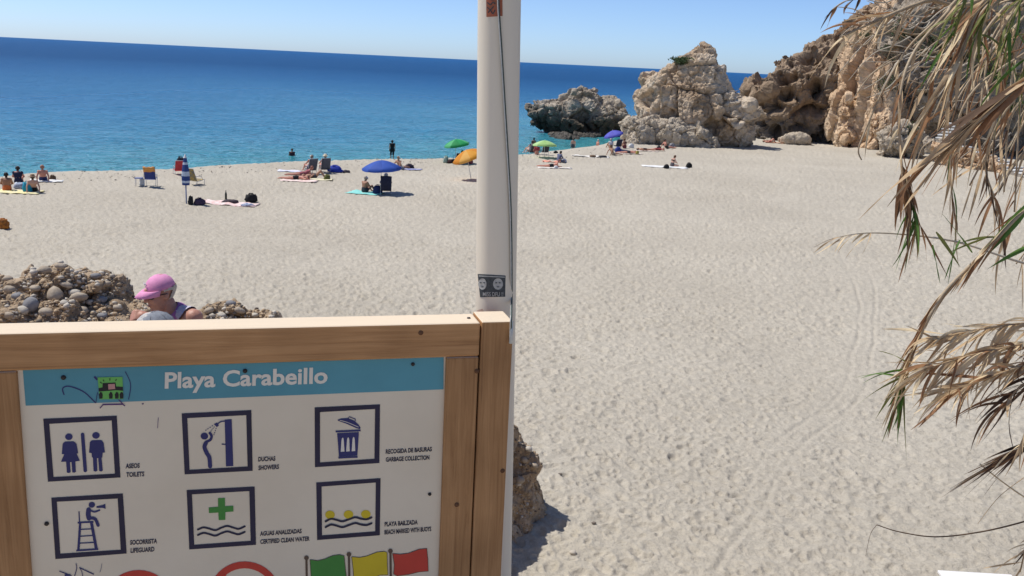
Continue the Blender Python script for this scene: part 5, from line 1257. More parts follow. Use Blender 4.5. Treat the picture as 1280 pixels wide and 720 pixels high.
# ------------------------------------------------------------------ two people below the board
HY = 6.15
hc = at(200.5, 367.5, HY)                       # middle of the head of the one in the pink cap
mpp = HY/FPX
fd = np.array((-0.76, -0.60, -0.20)); fd /= np.linalg.norm(fd)
upv = np.array((-0.16, -0.10, 1.0)); upv -= fd*(upv@fd); upv /= np.linalg.norm(upv); lat = np.cross(fd, upv)
def hl(f, s_, u): return hc+fd*f+lat*s_+upv*u
def hand_balls(w, d, upn, thumb, s_=1.0):
    """palm and five curled fingers; w wrist, d pointing, upn back of hand, thumb side"""
    d = np.array(d, float); d /= np.linalg.norm(d); upn = np.array(upn, float); upn -= d*(upn@d); upn /= np.linalg.norm(upn); sd_ = np.cross(d, upn)*thumb
    o = limb(w, w+d*.03, .027, .03, 'hand')
    for k in range(4):
        lat_ = sd_*(.033-.022*k); a = w+d*.075+lat_; L = (.040, .046, .043, .034)[k]
        o += limb(w+d*.02+lat_*.6, a, .016, .0125, 'hand')
        b_ = a+d*L*.6-upn*L*.75; c_ = b_-d*L*.55-upn*L*.45; e_ = c_-d*L*.45+upn*.004
        o += limb(a, b_, .0105, .0098, 'hand') + limb(b_, c_, .0098, .009, 'hand') + limb(c_, e_, .009, .008, 'hand')
    t0 = w+d*.025+sd_*.03; t1 = t0+d*.035+sd_*.022-upn*.015; t2 = t1+d*.03-sd_*.012-upn*.012
    return o+limb(t0, t1, .014, .012, 'hand')+limb(t1, t2, .012, .009, 'hand')
nk = hl(-.035, 0, -.12); feet_xy = (hc[0]+.22, hc[1]+.10); gz = bank_z(*feet_xy)
B = []
for f, s_, u, r_ in [(-.02, 0, .045, (.088)), (-.012, 0, .03, .084), (.012, 0, .0, .074), (.02, 0, -.04, .062), (.03, 0, -.075, .045), (.048, 0, -.088, .028), (.075, 0, .045, .022), (.05, .03, -.02, .034), (.05, -.03, -.02, .034), (.095, 0, .0, .012), (.104, 0, -.012, .013), (.108, 0, -.018, .0115), (.092, .010, -.02, .010), (.092, -.010, -.02, .010), (.083, 0, -.048, .013), (.080, .014, -.05, .010), (.080, -.014, -.05, .010), (.078, 0, -.062, .013), (.07, .0, -.09, .018), (.085, 0, .025, .012), (-.012, .080, -.01, .017), (-.018, .084, .006, .014), (-.012, -.080, -.01, .017), (-.018, -.084, .006, .014)]:
    B.append((*hl(f, s_, u), r_, 'head'))
sh_c = nk+np.array((.035, .03, -.045))
shd = np.array((.90, -.43, 0)); shr = sh_c+np.array((.145, -.10, .015)); shl = sh_c+np.array((-.13, .12, -.02))
chest = sh_c+np.array((.02, .02, -.17)); waist = np.array((hc[0]+.16, hc[1]+.09, gz+1.02)); pelv = np.array((hc[0]+.22, hc[1]+.10, gz+.86))
B += limb(hl(-.03, 0, -.07), nk, .05, .052, 'neck') + limb(nk, sh_c, .055, .07, 'neck')
for s_ in (-1, 0, 1):
    B += limb(pelv+shd*.06*s_, waist+shd*.045*s_, .115, .105, 'pelvis') + limb(waist+shd*.045*s_, chest+shd*.06*s_, .105, .115, 'chest')
B += limb(chest, sh_c, .12, .085, 'chest') + limb(shr, shl, .062, .062, 'chest')
elb_r = shr+np.array((.06, -.10, -.27)); wr_r = elb_r+np.array((-.19, -.12, .03))
hand_l = at(178, 393, HY-.02); elb_l = hand_l+np.array((.13, .18, -.17)); 
B += limb(shr, elb_r, .060, .046, 'upper_arm') + limb(elb_r, wr_r, .044, .03, 'forearm') + limb(shl, elb_l, .058, .046, 'upper_arm') + limb(elb_l, hand_l+np.array((.02, .04, -.02)), .042, .028, 'forearm')
B += hand_balls(hand_l+np.array((.02, .03, -.02)), (-.9, -.25, .12), (-.1, -.75, .65), -1) + hand_balls(wr_r, (-.9, -.4, 0), (0, -.3, 1), 1)
for s_ in (-1, 1):
    hp = pelv+shd*.09*s_+np.array((0, 0, -.03)); kn = np.array((hp[0]-.03, hp[1]-.03, gz+.47)); an = np.array((hp[0]+.02, hp[1]+.0, gz+.09))
    B += limb(hp, kn, .095, .06, 'thigh') + limb(kn, an, .06, .04, 'shin') + limb(an, an+np.array((-.13, -.08, -.045)), .042, .03, 'foot')
V, F4 = blob([b[:4] for b in B], 0.0075, 4, 0.45)
C_ = np.array([b[:4] for b in B]); tags = np.array([b[4] for b in B]); tg = np.empty(len(V), tags.dtype)
for i in range(0, len(V), 4000): tg[i:i+4000] = tags[(np.linalg.norm(V[i:i+4000, None]-C_[None, :, :3], axis=2)-C_[None, :, 3]).argmin(1)]
N = vnormals(V, F4)
w0 = np.array((feet_xy[0], feet_xy[1], gz))
wom = thing('person', 'person in a pink cap, sunglasses and violet vest bending beside the rubble', 'person', w0)
np_mesh('body', V-w0, F4, M((.50, .25, .175), (.43, .20, .135), 30, .5, .12, 160, spec=.4, name='tanned_skin'), True, wom)
s_ = sub_shell(V-w0, F4, N, (tg == 'chest') & ((np.linalg.norm(V-shr, axis=1) > .085) & (np.linalg.norm(V-shl, axis=1) > .085)) | (tg == 'pelvis') & (V[:, 2] > waist[2]-.12), .007)
np_mesh('vest', s_[0], s_[1], M((.42, .17, .38), (.36, .13, .33), 20, .85, .2, 120, name='violet_jersey'), True, wom)
s_ = sub_shell(V-w0, F4, N, np.isin(tg, ['thigh', 'pelvis']) & (V[:, 2] < waist[2]-.06), .010)
np_mesh('shorts', s_[0], s_[1], M((.10, .12, .18), None, 20, .85, name='short_cloth'), True, wom)
# towel or strap over the far shoulder
hv = V-hc; a_ = hv@upv; b_ = hv@fd; hm = (tg == 'head') & (b_ < -.002) & (a_ > -.03) & (a_ < .05) & (b_ > -.2) & ~((np.abs(hv@lat) > .074) & (a_ < .03) & (a_ > -.04))
s_ = sub_shell(V-w0, F4, N, hm, .009); np_mesh('hair', s_[0], s_[1], M((.62, .58, .50), (.45, .41, .35), 90, .6, .5, 200, name='white_hair'), True, wom)
s_ = sub_shell(V-w0, F4, N, np.isin(tg, ['chest', 'neck']) & (np.linalg.norm(V-(shr*.62+sh_c*.38+np.array((-.01, -.0, .03))), axis=1) < .062), .013)
if s_: np_mesh('shoulder_strap', s_[0], s_[1], M((.55, .50, .58), (.40, .36, .46), 60, .85, name='pale_strap'), True, wom)
PINKC = M((.76, .33, .52), (.67, .26, .45), 25, .85, .25, 150, name='pink_cotton'); Mx = np.stack([lat, fd, upv], 1); M3 = Matrix(Mx.tolist())
cc = hl(-.012, 0, .060)-w0
mb = MB(); prof = [(0, .070), (.03, .067), (.056, .056), (.077, .037), (.089, .014), (.093, -.004), (.093, -.016), (.089, -.016)]
mb.lathe(prof, 32, cc, M3); cap = mb.build('cap', PINKC, wom)
v = []; nb_ = 16
for q in range(nb_+1):
    w = math.pi*(.06+.88*q/nb_); x, y = math.cos(w), math.sin(w)
    for rr, dz_ in ((0.0, 0.0), (.35, .004), (.7, -.006), (1.0, -.02)):
        v.append(np.array(cc)+Mx@np.array((.098*x*(1-.12*rr), .098*y+.078*rr*y**.7, -.012+dz_-.020*abs(x)*rr)))
mb = MB(); mb.add(v, [tuple(int(z_) for z_ in f) for f in grid_faces(nb_+1, 4)], True); br = mb.build('brim', PINKC, cap); so = br.modifiers.new('thick', 'SOLIDIFY'); so.thickness = .005
mb = MB(); mb.lathe([(0, .003), (.007, .002), (.008, .0)], 10, np.array(cc)+upv*.069, M3); mb.build('button', PINKC, cap)
lg = []
for dx, dy in ((-.022, .0), (-.010, .016), (.0, .004), (.010, .018), (.022, .002)):
    n_ = Vector((dx, .095-abs(dx)*.3, .025+dy)); lg.append(tuple(np.array(cc)+Mx@np.array(n_)))
mb = MB(); mb.tube(lg, .003, 6); mb.build('emblem', M((.55, .52, .58), None, 90, .6, name='pale_stitching'), cap)
GL = M((.012, .012, .014), None, 20, .12, spec=.6, name='dark_lens')
for s2 in (-1, 1):
    mb = MB(); Mq = Mx @ np.array(Matrix.Rotation(s2*-.45, 3, 'Z')); mb.ell(hl(.074, s2*.036, .012)-w0, (.031, .012, .023), Matrix(Mq.tolist()), 16, 8); mb.build('sunglass_lens', GL, wom)
    mb = MB(); mb.tube([hl(.075, s2*.062, .02)-w0, hl(.03, s2*.082, .018)-w0, hl(-.02, s2*.088, .014)-w0], .0035, 6); mb.build('sunglass_arm', GL, wom)
mb = MB(); mb.tube([hl(.095, -.015, .018)-w0, hl(.100, 0, .020)-w0, hl(.095, .015, .018)-w0], .004, 6); mb.build('sunglass_bridge', GL, wom)
mb = MB(); mb.tube([hl(.090, -.022, -.0555)-w0, hl(.0945, 0, -.0545)-w0, hl(.090, .022, -.0555)-w0], .0035, 6); mb.build('lips', M((.36, .12, .10), None, 20, .5, name='lip'), wom)
# companion in a grey cap, mostly hidden by the rail
hc2 = at(196, 420, HY-.25); gz2 = bank_z(hc2[0], hc2[1]); sc2 = (hc2[2]-gz2)/1.56
cmp_ = person('person in a grey cap in front of the pink-capped one, mostly hidden', 'stand', 0, 0, 95, 'fair', (.55, .52, .48), [('shirt', (.55, .53, .50), TORSO+['upper_arm']), ('shorts', NAVY, ['thigh'])], loc=(hc2[0], hc2[1], gz2), scale=sc2)
mb = MB(); M4 = Matrix.Rotation(R(-8), 3, 'X')
mb.lathe([(0, .098), (.035, .095), (.068, .080), (.094, .052), (.108, .02), (.112, -.008), (.108, -.012)], 28, (0, .0, 1.60), M4); gc = mb.build('cap', M((.27, .285, .31), (.20, .21, .235), 40, .9, .4, 130, name='grey_melange'), cmp_)
v = []
for q in range(13):
    w = math.pi*(.06+.88*q/12); x, y = math.cos(w), math.sin(w)
    for rr in (0, .5, 1): v.append((.108*x*(1-.1*rr), .10*y+.075*rr*y**.7, 1.595-.018*rr))
mb = MB(); mb.add(v, [tuple(int(z_) for z_ in f) for f in grid_faces(13, 3)], True); br = mb.build('brim', M((.27, .285, .31), (.20, .21, .235), 40, .9, .4, 130, name='grey_melange'), gc); so = br.modifiers.new('thick', 'SOLIDIFY'); so.thickness = .005
for k in range(6):
    w = k*math.pi/3; mb = MB(); mb.tube([np.array((0, 0, 1.60))+np.array(M4@Vector((r_*math.cos(w), r_*math.sin(w), z_+.001))) for r_, z_ in ((.005, .098), (.068, .081), (.094, .053), (.112, -.006))], .0014, 5); mb.build('cap_seam', M((.17, .18, .20), None, 40, .9, name='cap_seam'), gc)

# ------------------------------------------------------------------ stairs by the cliff
m_white = M((.72, .71, .68), (.60, .58, .54), 3, .7, .2, 12, name='whitewashed_concrete'); m_conc = M((.34, .30, .25), (.25, .215, .175), 2, .9, .4, 8, name='rough_masonry')
def stair(label, a, b_, n, wdt, dirx):
    """steps from point a (top) to b_ (bottom); wdt = half width vector"""
    a = np.array(a); b_ = np.array(b_); t = thing('stairway', label, 'stairs', (b_[0], b_[1], b_[2]-.2)); o_ = np.array(t.location)
    run = b_-a; ry = math.atan2(run[1], run[0])
    for i in range(n):
        p_ = a+run*(i+.5)/n; L = math.hypot(run[0], run[1])/n
        M3 = Matrix.Rotation(ry, 3, 'Z')
        mb = MB(); mb.box(p_-o_+np.array((0, 0, -.045)), (L*1.06, wdt, .09), M3, bev=.012); s_ = mb.build('step', m_white, t)
        h_ = max(.15, p_[2]-.09+.4-(i % 2)*.003); mb = MB(); mb.box(p_-o_+np.array((0, 0, -.092-h_/2)), (L*.98, wdt*.97, h_), M3); mb.build('riser', m_conc, s_)
    return t
stair('lower flight of white edged steps coming down to the beach', at(1198, 181, 86), at(1300, 222, 77), 11, 1.9, 1)
stair('short upper flight of white edged steps beside the cave', at(1196, 152, 92), at(1179, 178, 88), 7, 1.7, -1)
rock('boulder', 'brown pitted rock carrying the beach steps', [tuple(at(px, py, Y_))+(r_,) for px, py, Y_, r_ in ((1178, 190, 85, .9), (1190, 196, 84, 1.1), (1205, 200, 83, 1.2), (1222, 206, 82, 1.1), (1240, 211, 81, 1.0), (1258, 216, 80, .9), (1278, 222, 79, .9), (1172, 184, 86, .6), (1295, 226, 78, .8), (1186, 186, 86, .8), (1212, 196, 84.5, .9), (1232, 203, 83, .9))], mr_pil, .09, 'comb', .38, 21)
rock('boulder', 'pale rubble between the cave and the steps', [tuple(at(px, py, 88))+(r_,) for px, py, r_ in ((1160, 178, .5), (1168, 180, .5), (1176, 181, .5), (1183, 179, .4), (1164, 183, .5))], mr_shelf, .07, 'block', .3, 22)

# ------------------------------------------------------------------ shrubs on the rocks
def shrub(label, px, py, w, h, n, cols, seed, name='shrub', leaf=.22, d=None):
    dg = bpy.context.evaluated_depsgraph_get(); dr = Vector(ray(px, py)).normalized()
    ok, loc, nrm, idx, ob, mw = scene.ray_cast(dg, Vector(CAM)+dr*40, dr)
    if not ok: return
    g_ = np.random.default_rng(seed); base_ = np.array(loc); t = thing(name, label, 'shrub', base_)
    lob = g_.normal(size=(7, 3))*np.array((w*.26, .4, h*.25))
    lob[:, 2] += h*.25; lob[:, 1] -= .1
    C = lob[g_.integers(7, size=n)]+g_.normal(size=(n, 3))*np.array((w*.11, .35, h*.13))
    for ci, (c1, c2) in enumerate(cols):
        sel = C[ci::len(cols)]; V = []; F_ = []
        for i, c in enumerate(sel):
            a = g_.normal(size=3); a /= np.linalg.norm(a); b_ = np.cross(a, g_.normal(size=3)); b_ /= np.linalg.norm(b_)
            L = leaf*(.6+.8*g_.random()); W_ = L*.42
            V += [c-a*L*.5, c+b_*W_*.5, c+a*L*.5+np.cross(a, b_)*L*.12, c-b_*W_*.5]; F_.append((4*i, 4*i+1, 4*i+2, 4*i+3))
        o = np_mesh('crown', np.array(V), np.array(F_), M(c1, c2, 3, .7, name='shrub_leaf', transl=.25), False, t)
    for k in range(5):
        e = lob[k]; mb = MB(); mb.tube([(0, .3, -.1), (e[0]*.5, e[1]*.5, e[2]*.4), tuple(e)], [.05, .035, .015], 6); mb.build('stem', M((.14, .10, .07), None, 9, .9, name='bark'), t)
GR1 = ((.07, .11, .035), (.035, .06, .02)); GR2 = ((.11, .14, .06), (.06, .085, .035)); GR3 = ((.16, .26, .05), (.09, .17, .03)); GR4 = ((.15, .16, .10), (.09, .10, .06))
bpy.context.view_layer.update()
shrub('dark green cushion of scrub on top of the ochre crag', 855, 79, 2.2, .9, 1000, [GR1, GR2], 1)
for k, (px, py, w, h, n, cols, lab) in enumerate([(1128, 42, 3.2, 2.4, 700, [GR1, GR2], 'green scrub high on the overgrown cliff above the rib'), (1118, 78, 2.6, 2.0, 500, [GR2, GR4], 'grey green scrub on the cliff beside the narrow rib'),
        (1165, 62, 3.5, 2.6, 700, [GR1, GR4], 'dense dark scrub on the overgrown cliff face'), (1205, 35, 4, 3, 800, [GR1, GR2], 'dark scrub along the top of the overgrown cliff'), (1106, 110, 2.6, 1.6, 400, [GR4, GR2], 'grey green bush over the cobbly boulders'),
        (1242, 105, 4.0, 4.2, 1300, [GR3, GR2, GR3], 'bright green bush growing above the steps'), (1262, 60, 3.6, 3.4, 800, [GR2, GR1], 'mid green scrub above the bright bush'), (1142, 168, 1.4, 1.8, 350, [GR4, GR1], 'grey green plant trailing beside the cave'), (1262, 140, 2.6, 1.6, 500, [GR3, GR2], 'low bright green growth right above the steps'), (1085, 45, 1.8, 1.0, 250, [GR2, GR4], 'small tuft of scrub on the crest of the orange buttress'), (1180, 105, 3.0, 2.2, 500, [GR2, GR4], 'olive scrub halfway up the overgrown cliff')]):
    shrub(lab, px, py, w, h, n, cols, 20+k)

# ------------------------------------------------------------------ giant reeds overhanging from the right
LM = {'brown': M((.40, .215, .105), (.25, .125, .06), 14, .75, .2, 90, name='dead_leaf_brown', transl=.35), 'tan': M((.64, .47, .28), (.47, .325, .185), 14, .75, .2, 90, name='dead_leaf_tan', transl=.28),
      'straw': M((.82, .67, .44), (.66, .51, .31), 14, .7, .2, 90, name='dead_leaf_straw', transl=.28), 'dark': M((.145, .085, .05), (.08, .048, .03), 14, .8, .2, 90, name='dead_leaf_dark', transl=.15),
      'green': M((.13, .24, .045), (.07, .145, .025), 10, .55, .15, 60, name='reed_leaf_green', transl=.35), 'olive': M((.24, .25, .07), (.14, .15, .04), 10, .6, .15, 60, name='reed_leaf_olive', transl=.3)}
CANE = M((.46, .36, .24), (.32, .235, .145), 10, .6, .25, 60, name='dry_cane'); TWIG = M((.56, .50, .40), (.40, .34, .26), 12, .7, .2, 80, name='grey_twig')
def catmull(P_, n=10): return [np.array(q) for q in smooth_line([tuple(float(c) for c in p_) for p_ in P_], n)]
def leaf_obj(parent, o_, p_, d, L, W, droop, mat, g_, segs=7, curl=0.0):
    p_ = np.array(p_, float); d = np.array(d, float); d /= np.linalg.norm(d)
    sd_ = np.cross(d, g_.normal(size=3)); sd_ /= np.linalg.norm(sd_); v = []; tw = g_.normal(0, .25)
    cu = g_.normal(size=3)*curl
    for i in range(segs+1):
        t_ = i/segs; w = W*(.35+.65*min(1, t_*5))*(1-t_**1.8)**.9+.0006
        nrm = np.cross(d, sd_); nrm /= np.linalg.norm(nrm)+1e-9
        a = sd_*math.cos(tw*i)+nrm*math.sin(tw*i); nn = np.cross(d, a)
        v += [p_-a*w*.5+nn*w*.16, p_, p_+a*w*.5+nn*w*.16]
        p_ = p_+d*L/segs; d = d+np.array((0, 0, -droop/segs))+cu/segs; d /= np.linalg.norm(d); sd_ = sd_-d*(sd_@d); sd_ /= np.linalg.norm(sd_)
    f = []
    for i in range(segs):
        for k in (0, 1): f.append((3*i+k, 3*i+k+1, 3*i+4+k, 3*i+3+k))
    mb = MB(); mb.add([q-o_ for q in v], f, True); return mb.build('leaf', LM[mat], parent)
def pick(g_, mats):
    k = list(mats); w = np.array([mats[q] for q in k], float); return k[g_.choice(len(k), p=w/w.sum())]
class Reed:
    def __init__(s, label, root):
        s.root = np.array(root, float); s.t = thing('giant_reed', label, 'reed', s.root); s.g = np.random.default_rng(int(root[0]*100))
    def cane(s, pts, r0, r1, mat=CANE, start=None, name='cane'):
        """pts in photo pixels with depth, or world points of 3 floats marked 'w'"""
        W_ = [np.array(q[1:], float) if q[0] == 'w' else at(*q) for q in pts]
        st_ = [s.root] if start is None else start
        W_ = list(st_)+W_; P_ = catmull(W_, 8); n = len(P_)
        mb = MB(); mb.tube([q-s.root for q in P_], [r0+(r1-r0)*(i/(n-1)) for i in range(n)], 8); o = mb.build(name, mat, s.t)
        return o, P_
    def twig(s, pts, r0, r1, mat=TWIG):
        P_ = catmull([at(*q) for q in pts], 6); n = len(P_); mb = MB(); mb.tube([q-s.root for q in P_], [r0+(r1-r0)*(i/(n-1)) for i in range(n)], 6); return mb.build('twig', mat, s.t), P_
    def leaves(s, cane, P_, t0, t1, n, L, W, mats, bias, spread=.5, droop=1.2, curl=.3, along=.6):
        """bias: extra direction in picture terms (right, up)"""
        bv = RIGHT*bias[0]+UP*bias[1]
        for k in range(n):
            t_ = t0+(t1-t0)*(k+s.g.random())/n; i = min(len(P_)-2, int(t_*(len(P_)-1))); tg_ = P_[i+1]-P_[i]; tg_ = tg_/(np.linalg.norm(tg_)+1e-9)
            d = tg_*along+bv+s.g.normal(size=3)*spread
            leaf_obj(cane, s.root, P_[i], d, L*(.55+.8*s.g.random()), W*(.6+.7*s.g.random()), droop*(.6+.8*s.g.random()), pick(s.g, mats), s.g, curl=curl)
DEAD = {'brown': 4, 'tan': 4, 'dark': 1, 'straw': 2}
A_ = Reed('dead brown giant reed whose canes arch over and hang from above', (4.3, 4.2, 5.3))
off1 = [A_.root, np.array((3.6, 3.9, 7.6)), np.array((2.9, 3.6, 8.75))]
c, P_ = A_.cane([(1290, -45, 3.5), (1155, 2, 3.3), (1100, 24, 3.2), (1052, 46, 3.15)], .014, .003, start=off1); A_.leaves(c, P_, .70, 1.0, 16, .16, .012, {'tan': 2, 'straw': 2, 'brown': 1}, (-.3, -.1), .5, .9)
c, P_ = A_.cane([(1330, -70, 3.3), (1232, 0, 3.1), (1200, 72, 3.0), (1158, 140, 2.95)], .012, .003, start=off1); A_.leaves(c, P_, .58, .98, 26, .24, .020, DEAD, (-.2, -.35), .18, .6, .1, 1.2)
c, P_ = A_.cane([(1300, -60, 3.5), (1200, 0, 3.35), (1160, 35, 3.3), (1133, 63, 3.3), (1105, 110, 3.28), (1080, 167, 3.25), (1073, 188, 3.25), (1077, 200, 3.25)], .006, .0022, start=off1); A_.leaves(c, P_, .6, .8, 5, .12, .009, DEAD, (-.1, -.6), .3, 1)
c, P_ = A_.cane([(1420, 20, 3.0), (1340, 66, 2.8), (1280, 104, 2.75), (1225, 150, 2.7), (1170, 192, 2.65)], .011, .003, start=off1); A_.leaves(c, P_, .62, .99, 30, .26, .018, {'brown': 3, 'tan': 3, 'dark': 1}, (-.4, -.25), .14, .5, .1, 1.3)
c, P_ = A_.cane([(1260, -60, 3.3), (1180, 20, 3.1), (1140, 70, 3.05), (1125, 123, 3.0), (1126, 195, 2.98), (1134, 235, 2.97), (1148, 280, 2.96)], .007, .003, start=off1)
A_.leaves(c, P_, .80, .93, 26, .15, .013, {'brown': 5, 'dark': 3, 'tan': 2}, (0, -1.0), .42, 1.2); A_.leaves(c, P_, .92, 1.0, 14, .17, .012, {'brown': 3, 'green': 2, 'olive': 2}, (.1, -1.0), .40, 1.0)
A_.leaves(c, P_, .55, .78, 10, .13, .011, DEAD, (-.2, -.8), .4, 1.2)
c, P_ = A_.cane([(1340, 20, 3.4), (1290, 60, 3.2), (1220, 110, 3.1), (1192, 170, 3.1), (1189, 230, 3.1), (1196, 288, 3.1)], .006, .0024, start=off1); A_.leaves(c, P_, .62, 1.0, 18, .14, .009, {'brown': 3, 'tan': 2, 'green': 1}, (0, -1), .3, 1.2)
c, P_ = A_.cane([(1340, 50, 3.3), (1305, 80, 3.2), (1250, 150, 3.2), (1232, 205, 3.2), (1244, 250, 3.2), (1257, 290, 3.2)], .006, .0024, start=off1); A_.leaves(c, P_, .6, 1.0, 22, .13, .009, {'brown': 3, 'tan': 2, 'dark': 1}, (.05, -1), .3, 1.2)
for k, (x0, y1) in enumerate([(1182, 150), (1205, 190), (1222, 175), (1240, 215), (1255, 240), (1268, 265), (1282, 300), (1215, 120)]):
    c, P_ = A_.cane([(x0+110, -40, 3.3+.1*k), (x0+50, 10, 3.2+.1*k), (x0+14, 70, 3.15+.1*k), (x0, y1, 3.1+.1*k)], .008, .003, start=off1)
    A_.leaves(c, P_, .60, 1.0, 9, .17, .011, {'brown': 4, 'tan': 4, 'dark': 1, 'straw': 2, 'olive': 1}, (-.15, -.8), .45, 1.3)
gg = np.random.default_rng(77)
for k in range(34):
    x = gg.uniform(1090, 1215); y = gg.uniform(0, 95); L = gg.uniform(30, 90); an = gg.uniform(.15, .95) if k % 3 else gg.uniform(-.6, .1); Y_ = gg.uniform(3.2, 4.0)
    dx, dy = -L*math.cos(an), L*math.sin(an)
    A_.twig([(x+18, y-10, Y_+.05), (x, y, Y_), (x+dx*.5, y+dy*.5+gg.normal(0, 4), Y_), (x+dx, y+dy+gg.normal(0, 7), Y_)], .0034, .0012, TWIG if k % 2 else CANE)
c, P_ = A_.twig([(1110, -8, 3.2), (1075, -2, 3.15), (1055, 2, 3.1), (1040, 12, 3.1)], .003, .0015); A_.leaves(c, P_, .3, 1, 5, .09, .009, {'dark': 2, 'brown': 1}, (-.4, -.5), .3, 1)

B_ = Reed('thicket of leafless and ragged dead canes behind the hanging reed', (4.6, 4.6, 5.3))
off4 = [B_.root, np.array((3.9, 4.3, 7.6)), np.array((3.3, 4.1, 8.9))]
for k, (xa, ya, xb, yb, r_, n) in enumerate([(1330, -20, 1190, 205, .010, 14), (1360, 20, 1212, 232, .009, 14), (1290, -60, 1150, 120, .008, 12), (1400, 60, 1240, 250, .010, 14), (1350, -40, 1225, 120, .012, 12), (1420, 120, 1252, 300, .009, 14), (1310, -40, 1140, 60, .006, 8), (1400, 30, 1262, 190, .010, 12), (1280, -50, 1108, 35, .005, 8), (1430, 150, 1270, 330, .008, 14), (1300, 0, 1178, 160, .007, 14), (1380, 90, 1268, 240, .007, 12)]):
    Y_ = 3.5+.07*k; mx_, my_ = (xa+xb)/2+gg.normal(0, 8), (ya+yb)/2-14
    c, P_ = B_.cane([(xa, ya, Y_), (mx_, my_, Y_-.05), ((mx_+xb)/2-4, (my_+yb)/2, Y_-.08), (xb, yb, Y_-.1)], r_, .003, start=off4)
    B_.leaves(c, P_, .55, 1.0, int(n*.9), .18, .012, {'brown': 4, 'tan': 4, 'dark': 2, 'straw': 1}, (-.2, -.75), .40, 1.2)
for k in range(40):
    x = gg.uniform(1120, 1280); y = gg.uniform(10, 190); L = gg.uniform(30, 80); an = gg.uniform(.3, 1.4) if k % 3 else gg.uniform(-.4, .3); Y_ = gg.uniform(3.3, 4.2); dx, dy = -L*math.cos(an), L*math.sin(an)
    B_.twig([(x+10, y-8, Y_), (x, y, Y_), (x+dx*.5, y+dy*.5+gg.normal(0, 4), Y_), (x+dx, y+dy+gg.normal(0, 6), Y_)], .003, .001, (TWIG, CANE, LM['brown'])[k % 3])

G_ = Reed('living green giant reed shoots among the dead canes', (4.0, 3.9, 5.3))
off2 = [G_.root, np.array((3.3, 3.6, 7.4)), np.array((2.6, 3.3, 8.4))]
for k, (x0, y0) in enumerate([(1268, -20), (1235, -30), (1290, 20), (1205, -35)]):
    c, P_ = G_.cane([(x0+60, y0-40, 3.2), (x0+20, y0, 3.1), (x0, y0+40, 3.0), (x0-14, y0+80, 3.0)], .008, .003, LM['olive'], start=off2)
    G_.leaves(c, P_, .66, 1.0, 15, .17, .010, {'green': 3, 'olive': 4, 'tan': 2}, (-.25, -.4), .55, 1.3)
c, P_ = G_.cane([(1400, 190, 3.0), (1340, 215, 2.85), (1285, 258, 2.75), (1225, 320, 2.7), (1180, 366, 2.68), (1152, 415, 2.66), (1137, 455, 2.65), (1128, 480, 2.65)], .008, .003, CANE, start=off2)
G_.leaves(c, P_, .50, .97, 56, .16, .011, {'brown': 4, 'tan': 4, 'straw': 2}, (-.10, -.2), .10, .4, .08, 1.4)
G_.leaves(c, P_, .93, 1.0, 14, .17, .014, {'green': 5, 'olive': 3, 'brown': 2}, (-.15, -1), .35, .9)
G_.leaves(c, P_, .90, .97, 5, .15, .010, {'green': 1, 'olive': 1}, (-1, .25), .3, .5, .1, .2)
for (a, b_, L, W) in [((1284, 262), (1236, 318), .20, .020), ((1292, 250), (1225, 305), .24, .016), ((1300, 300), (1240, 330), .16, .016), ((1215, 316), (1180, 268), .14, .012), ((1258, 296), (1205, 292), .14, .011), ((1236, 296), (1190, 310), .12, .010), ((1166, 306), (1176, 350), .12, .012), ((1170, 290), (1200, 330), .11, .011), ((1200, 300), (1182, 345), .13, .012)]:
    p0, p1 = at(*a, 2.74), at(*b_, 2.70); leaf_obj(c, G_.root, p0, p1-p0, float(np.linalg.norm(p1-p0))*1.08, W, .25, 'green' if W > .0115 else 'olive', G_.g, curl=.1)
c, P_ = G_.cane([(1500, 400, 3.2), (1400, 362, 3.1), (1280, 329, 3.0), (1190, 301, 3.0), (1097, 291, 3.0), (1045, 297, 3.0), (1017, 309, 3.0)], .006, .0012, TWIG, start=off2[:1]); G_.leaves(c, P_, .72, .86, 8, .10, .007, {'straw': 2, 'tan': 2}, (.1, -.3), .2, .6)

K_ = Reed('drooping feathery tuft of dry tan reed leaves', (3.9, 3.4, 5.3))
off3 = [K_.root, np.array((3.1, 3.2, 6.0)), np.array((2.4, 3.0, 6.55))]
for k, (pts, n, mats) in enumerate([([(1400, 430, 2.95), (1300, 405, 2.8), (1225, 412, 2.7), (1165, 425, 2.66)], 56, {'tan': 3, 'straw': 6}), ([(1400, 460, 2.9), (1310, 430, 2.75), (1230, 440, 2.65), (1155, 462, 2.6)], 74, {'tan': 4, 'brown': 3, 'straw': 4, 'olive': .4}), ([(1400, 480, 2.85), (1310, 455, 2.7), (1240, 470, 2.6), (1190, 490, 2.58)], 60, {'brown': 4, 'tan': 4, 'straw': 3}), ([(1400, 500, 2.85), (1330, 470, 2.75), (1280, 480, 2.65), (1255, 510, 2.6)], 30, {'brown': 4, 'dark': 3, 'tan': 2})]):
    c, P_ = K_.cane(pts, .006, .002, LM['tan'], start=off3)
    K_.leaves(c, P_, .50, 1.0, int(n*1.3), .165, .0115, mats, (-.55, -.22), .36, .9, .4, .6)
K_ = Reed('sparse dark reed blades and bare stems low over the sand', (3.95, 3.2, 5.3)); off3[0] = K_.root
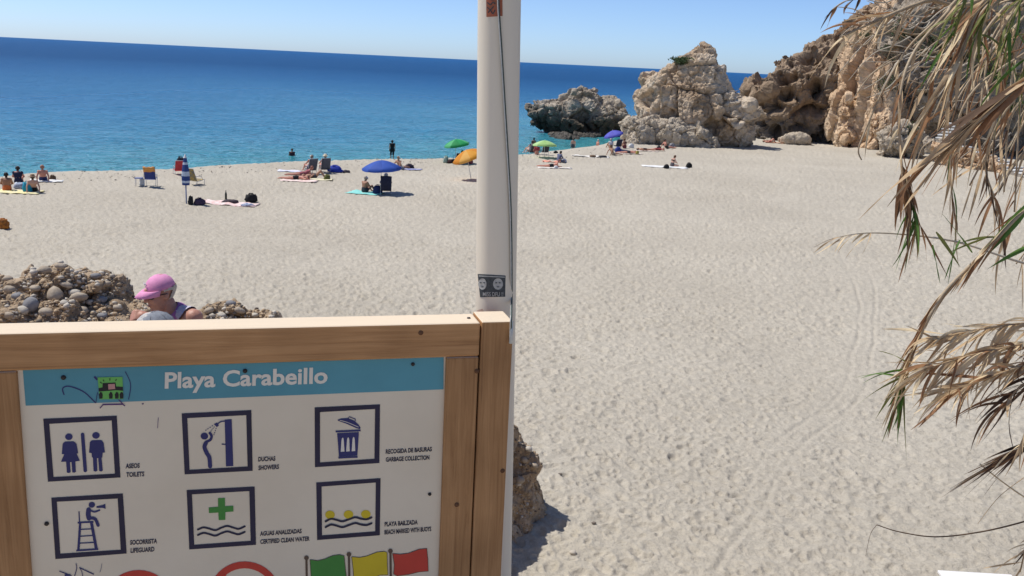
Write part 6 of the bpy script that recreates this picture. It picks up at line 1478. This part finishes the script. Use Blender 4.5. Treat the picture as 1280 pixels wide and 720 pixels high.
c, P_ = K_.cane([(1400, 515, 2.8), (1330, 535, 2.7), (1285, 557, 2.6), (1262, 570, 2.6)], .005, .002, LM['dark'], start=off3); K_.leaves(c, P_, .72, 1.0, 36, .17, .006, {'dark': 4, 'brown': 2, 'tan': .5}, (-.9, -.45), .13, .2, .05, .4)
c, P_ = K_.cane([(1400, 600, 2.6), (1340, 632, 2.6), (1280, 652, 2.6), (1225, 665, 2.6), (1170, 671, 2.6), (1125, 665, 2.6), (1096, 656, 2.6)], .0035, .0014, LM['dark'], start=off3)
K_.twig([(1096, 656, 2.6), (1088, 668, 2.6), (1082, 695, 2.6)], .0008, .0004, LM['dark'])
c, P_ = K_.cane([(1400, 690, 2.6), (1340, 658, 2.6), (1280, 621, 2.6), (1250, 600, 2.6), (1225, 580, 2.6)], .0035, .0018, LM['straw'], start=off3)
K_.twig([(1290, 590, 2.62), (1250, 620, 2.62), (1222, 655, 2.62)], .0012, .0006, LM['tan'])
c, P_ = K_.cane([(1420, 520, 2.5), (1350, 490, 2.5), (1300, 500, 2.5), (1275, 560, 2.5)], .005, .002, LM['straw'], start=off3); K_.leaves(c, P_, .6, 1.0, 18, .15, .009, {'straw': 3, 'tan': 3, 'brown': 1}, (-.25, -.8), .35, 1.2)
c, P_ = K_.cane([(1420, 640, 2.5), (1340, 650, 2.5), (1290, 675, 2.5), (1275, 715, 2.5)], .004, .002, LM['tan'], start=off3); K_.leaves(c, P_, .6, 1.0, 16, .09, .006, {'tan': 3, 'straw': 2, 'dark': 1}, (-.3, -.2), .5, .6)

# ------------------------------------------------------------------ white board at the foot of the bank
a, b_ = on_z(1172, 712.5, .16), on_z(1264, 718, .16); d = (b_-a); L = np.linalg.norm(d); an = math.atan2(d[1], d[0])
t = thing('white_board', 'white painted board lying on supports at the foot of the bank', 'board', ((a+b_)/2-np.array((0, 0, .16))), an)
mb = MB(); mb.box((0, -.45, .14), (L, .9, .04), bev=.006); mb.build('panel', M((.80, .79, .77), (.72, .71, .69), 4, .6, .1, 30, name='white_paint'), t)
for sx in (-1, 1): mb = MB(); mb.box((sx*L*.38, -.45, .04), (.06, .8, .158), bev=.004); mb.build('batten', m_conc, t)
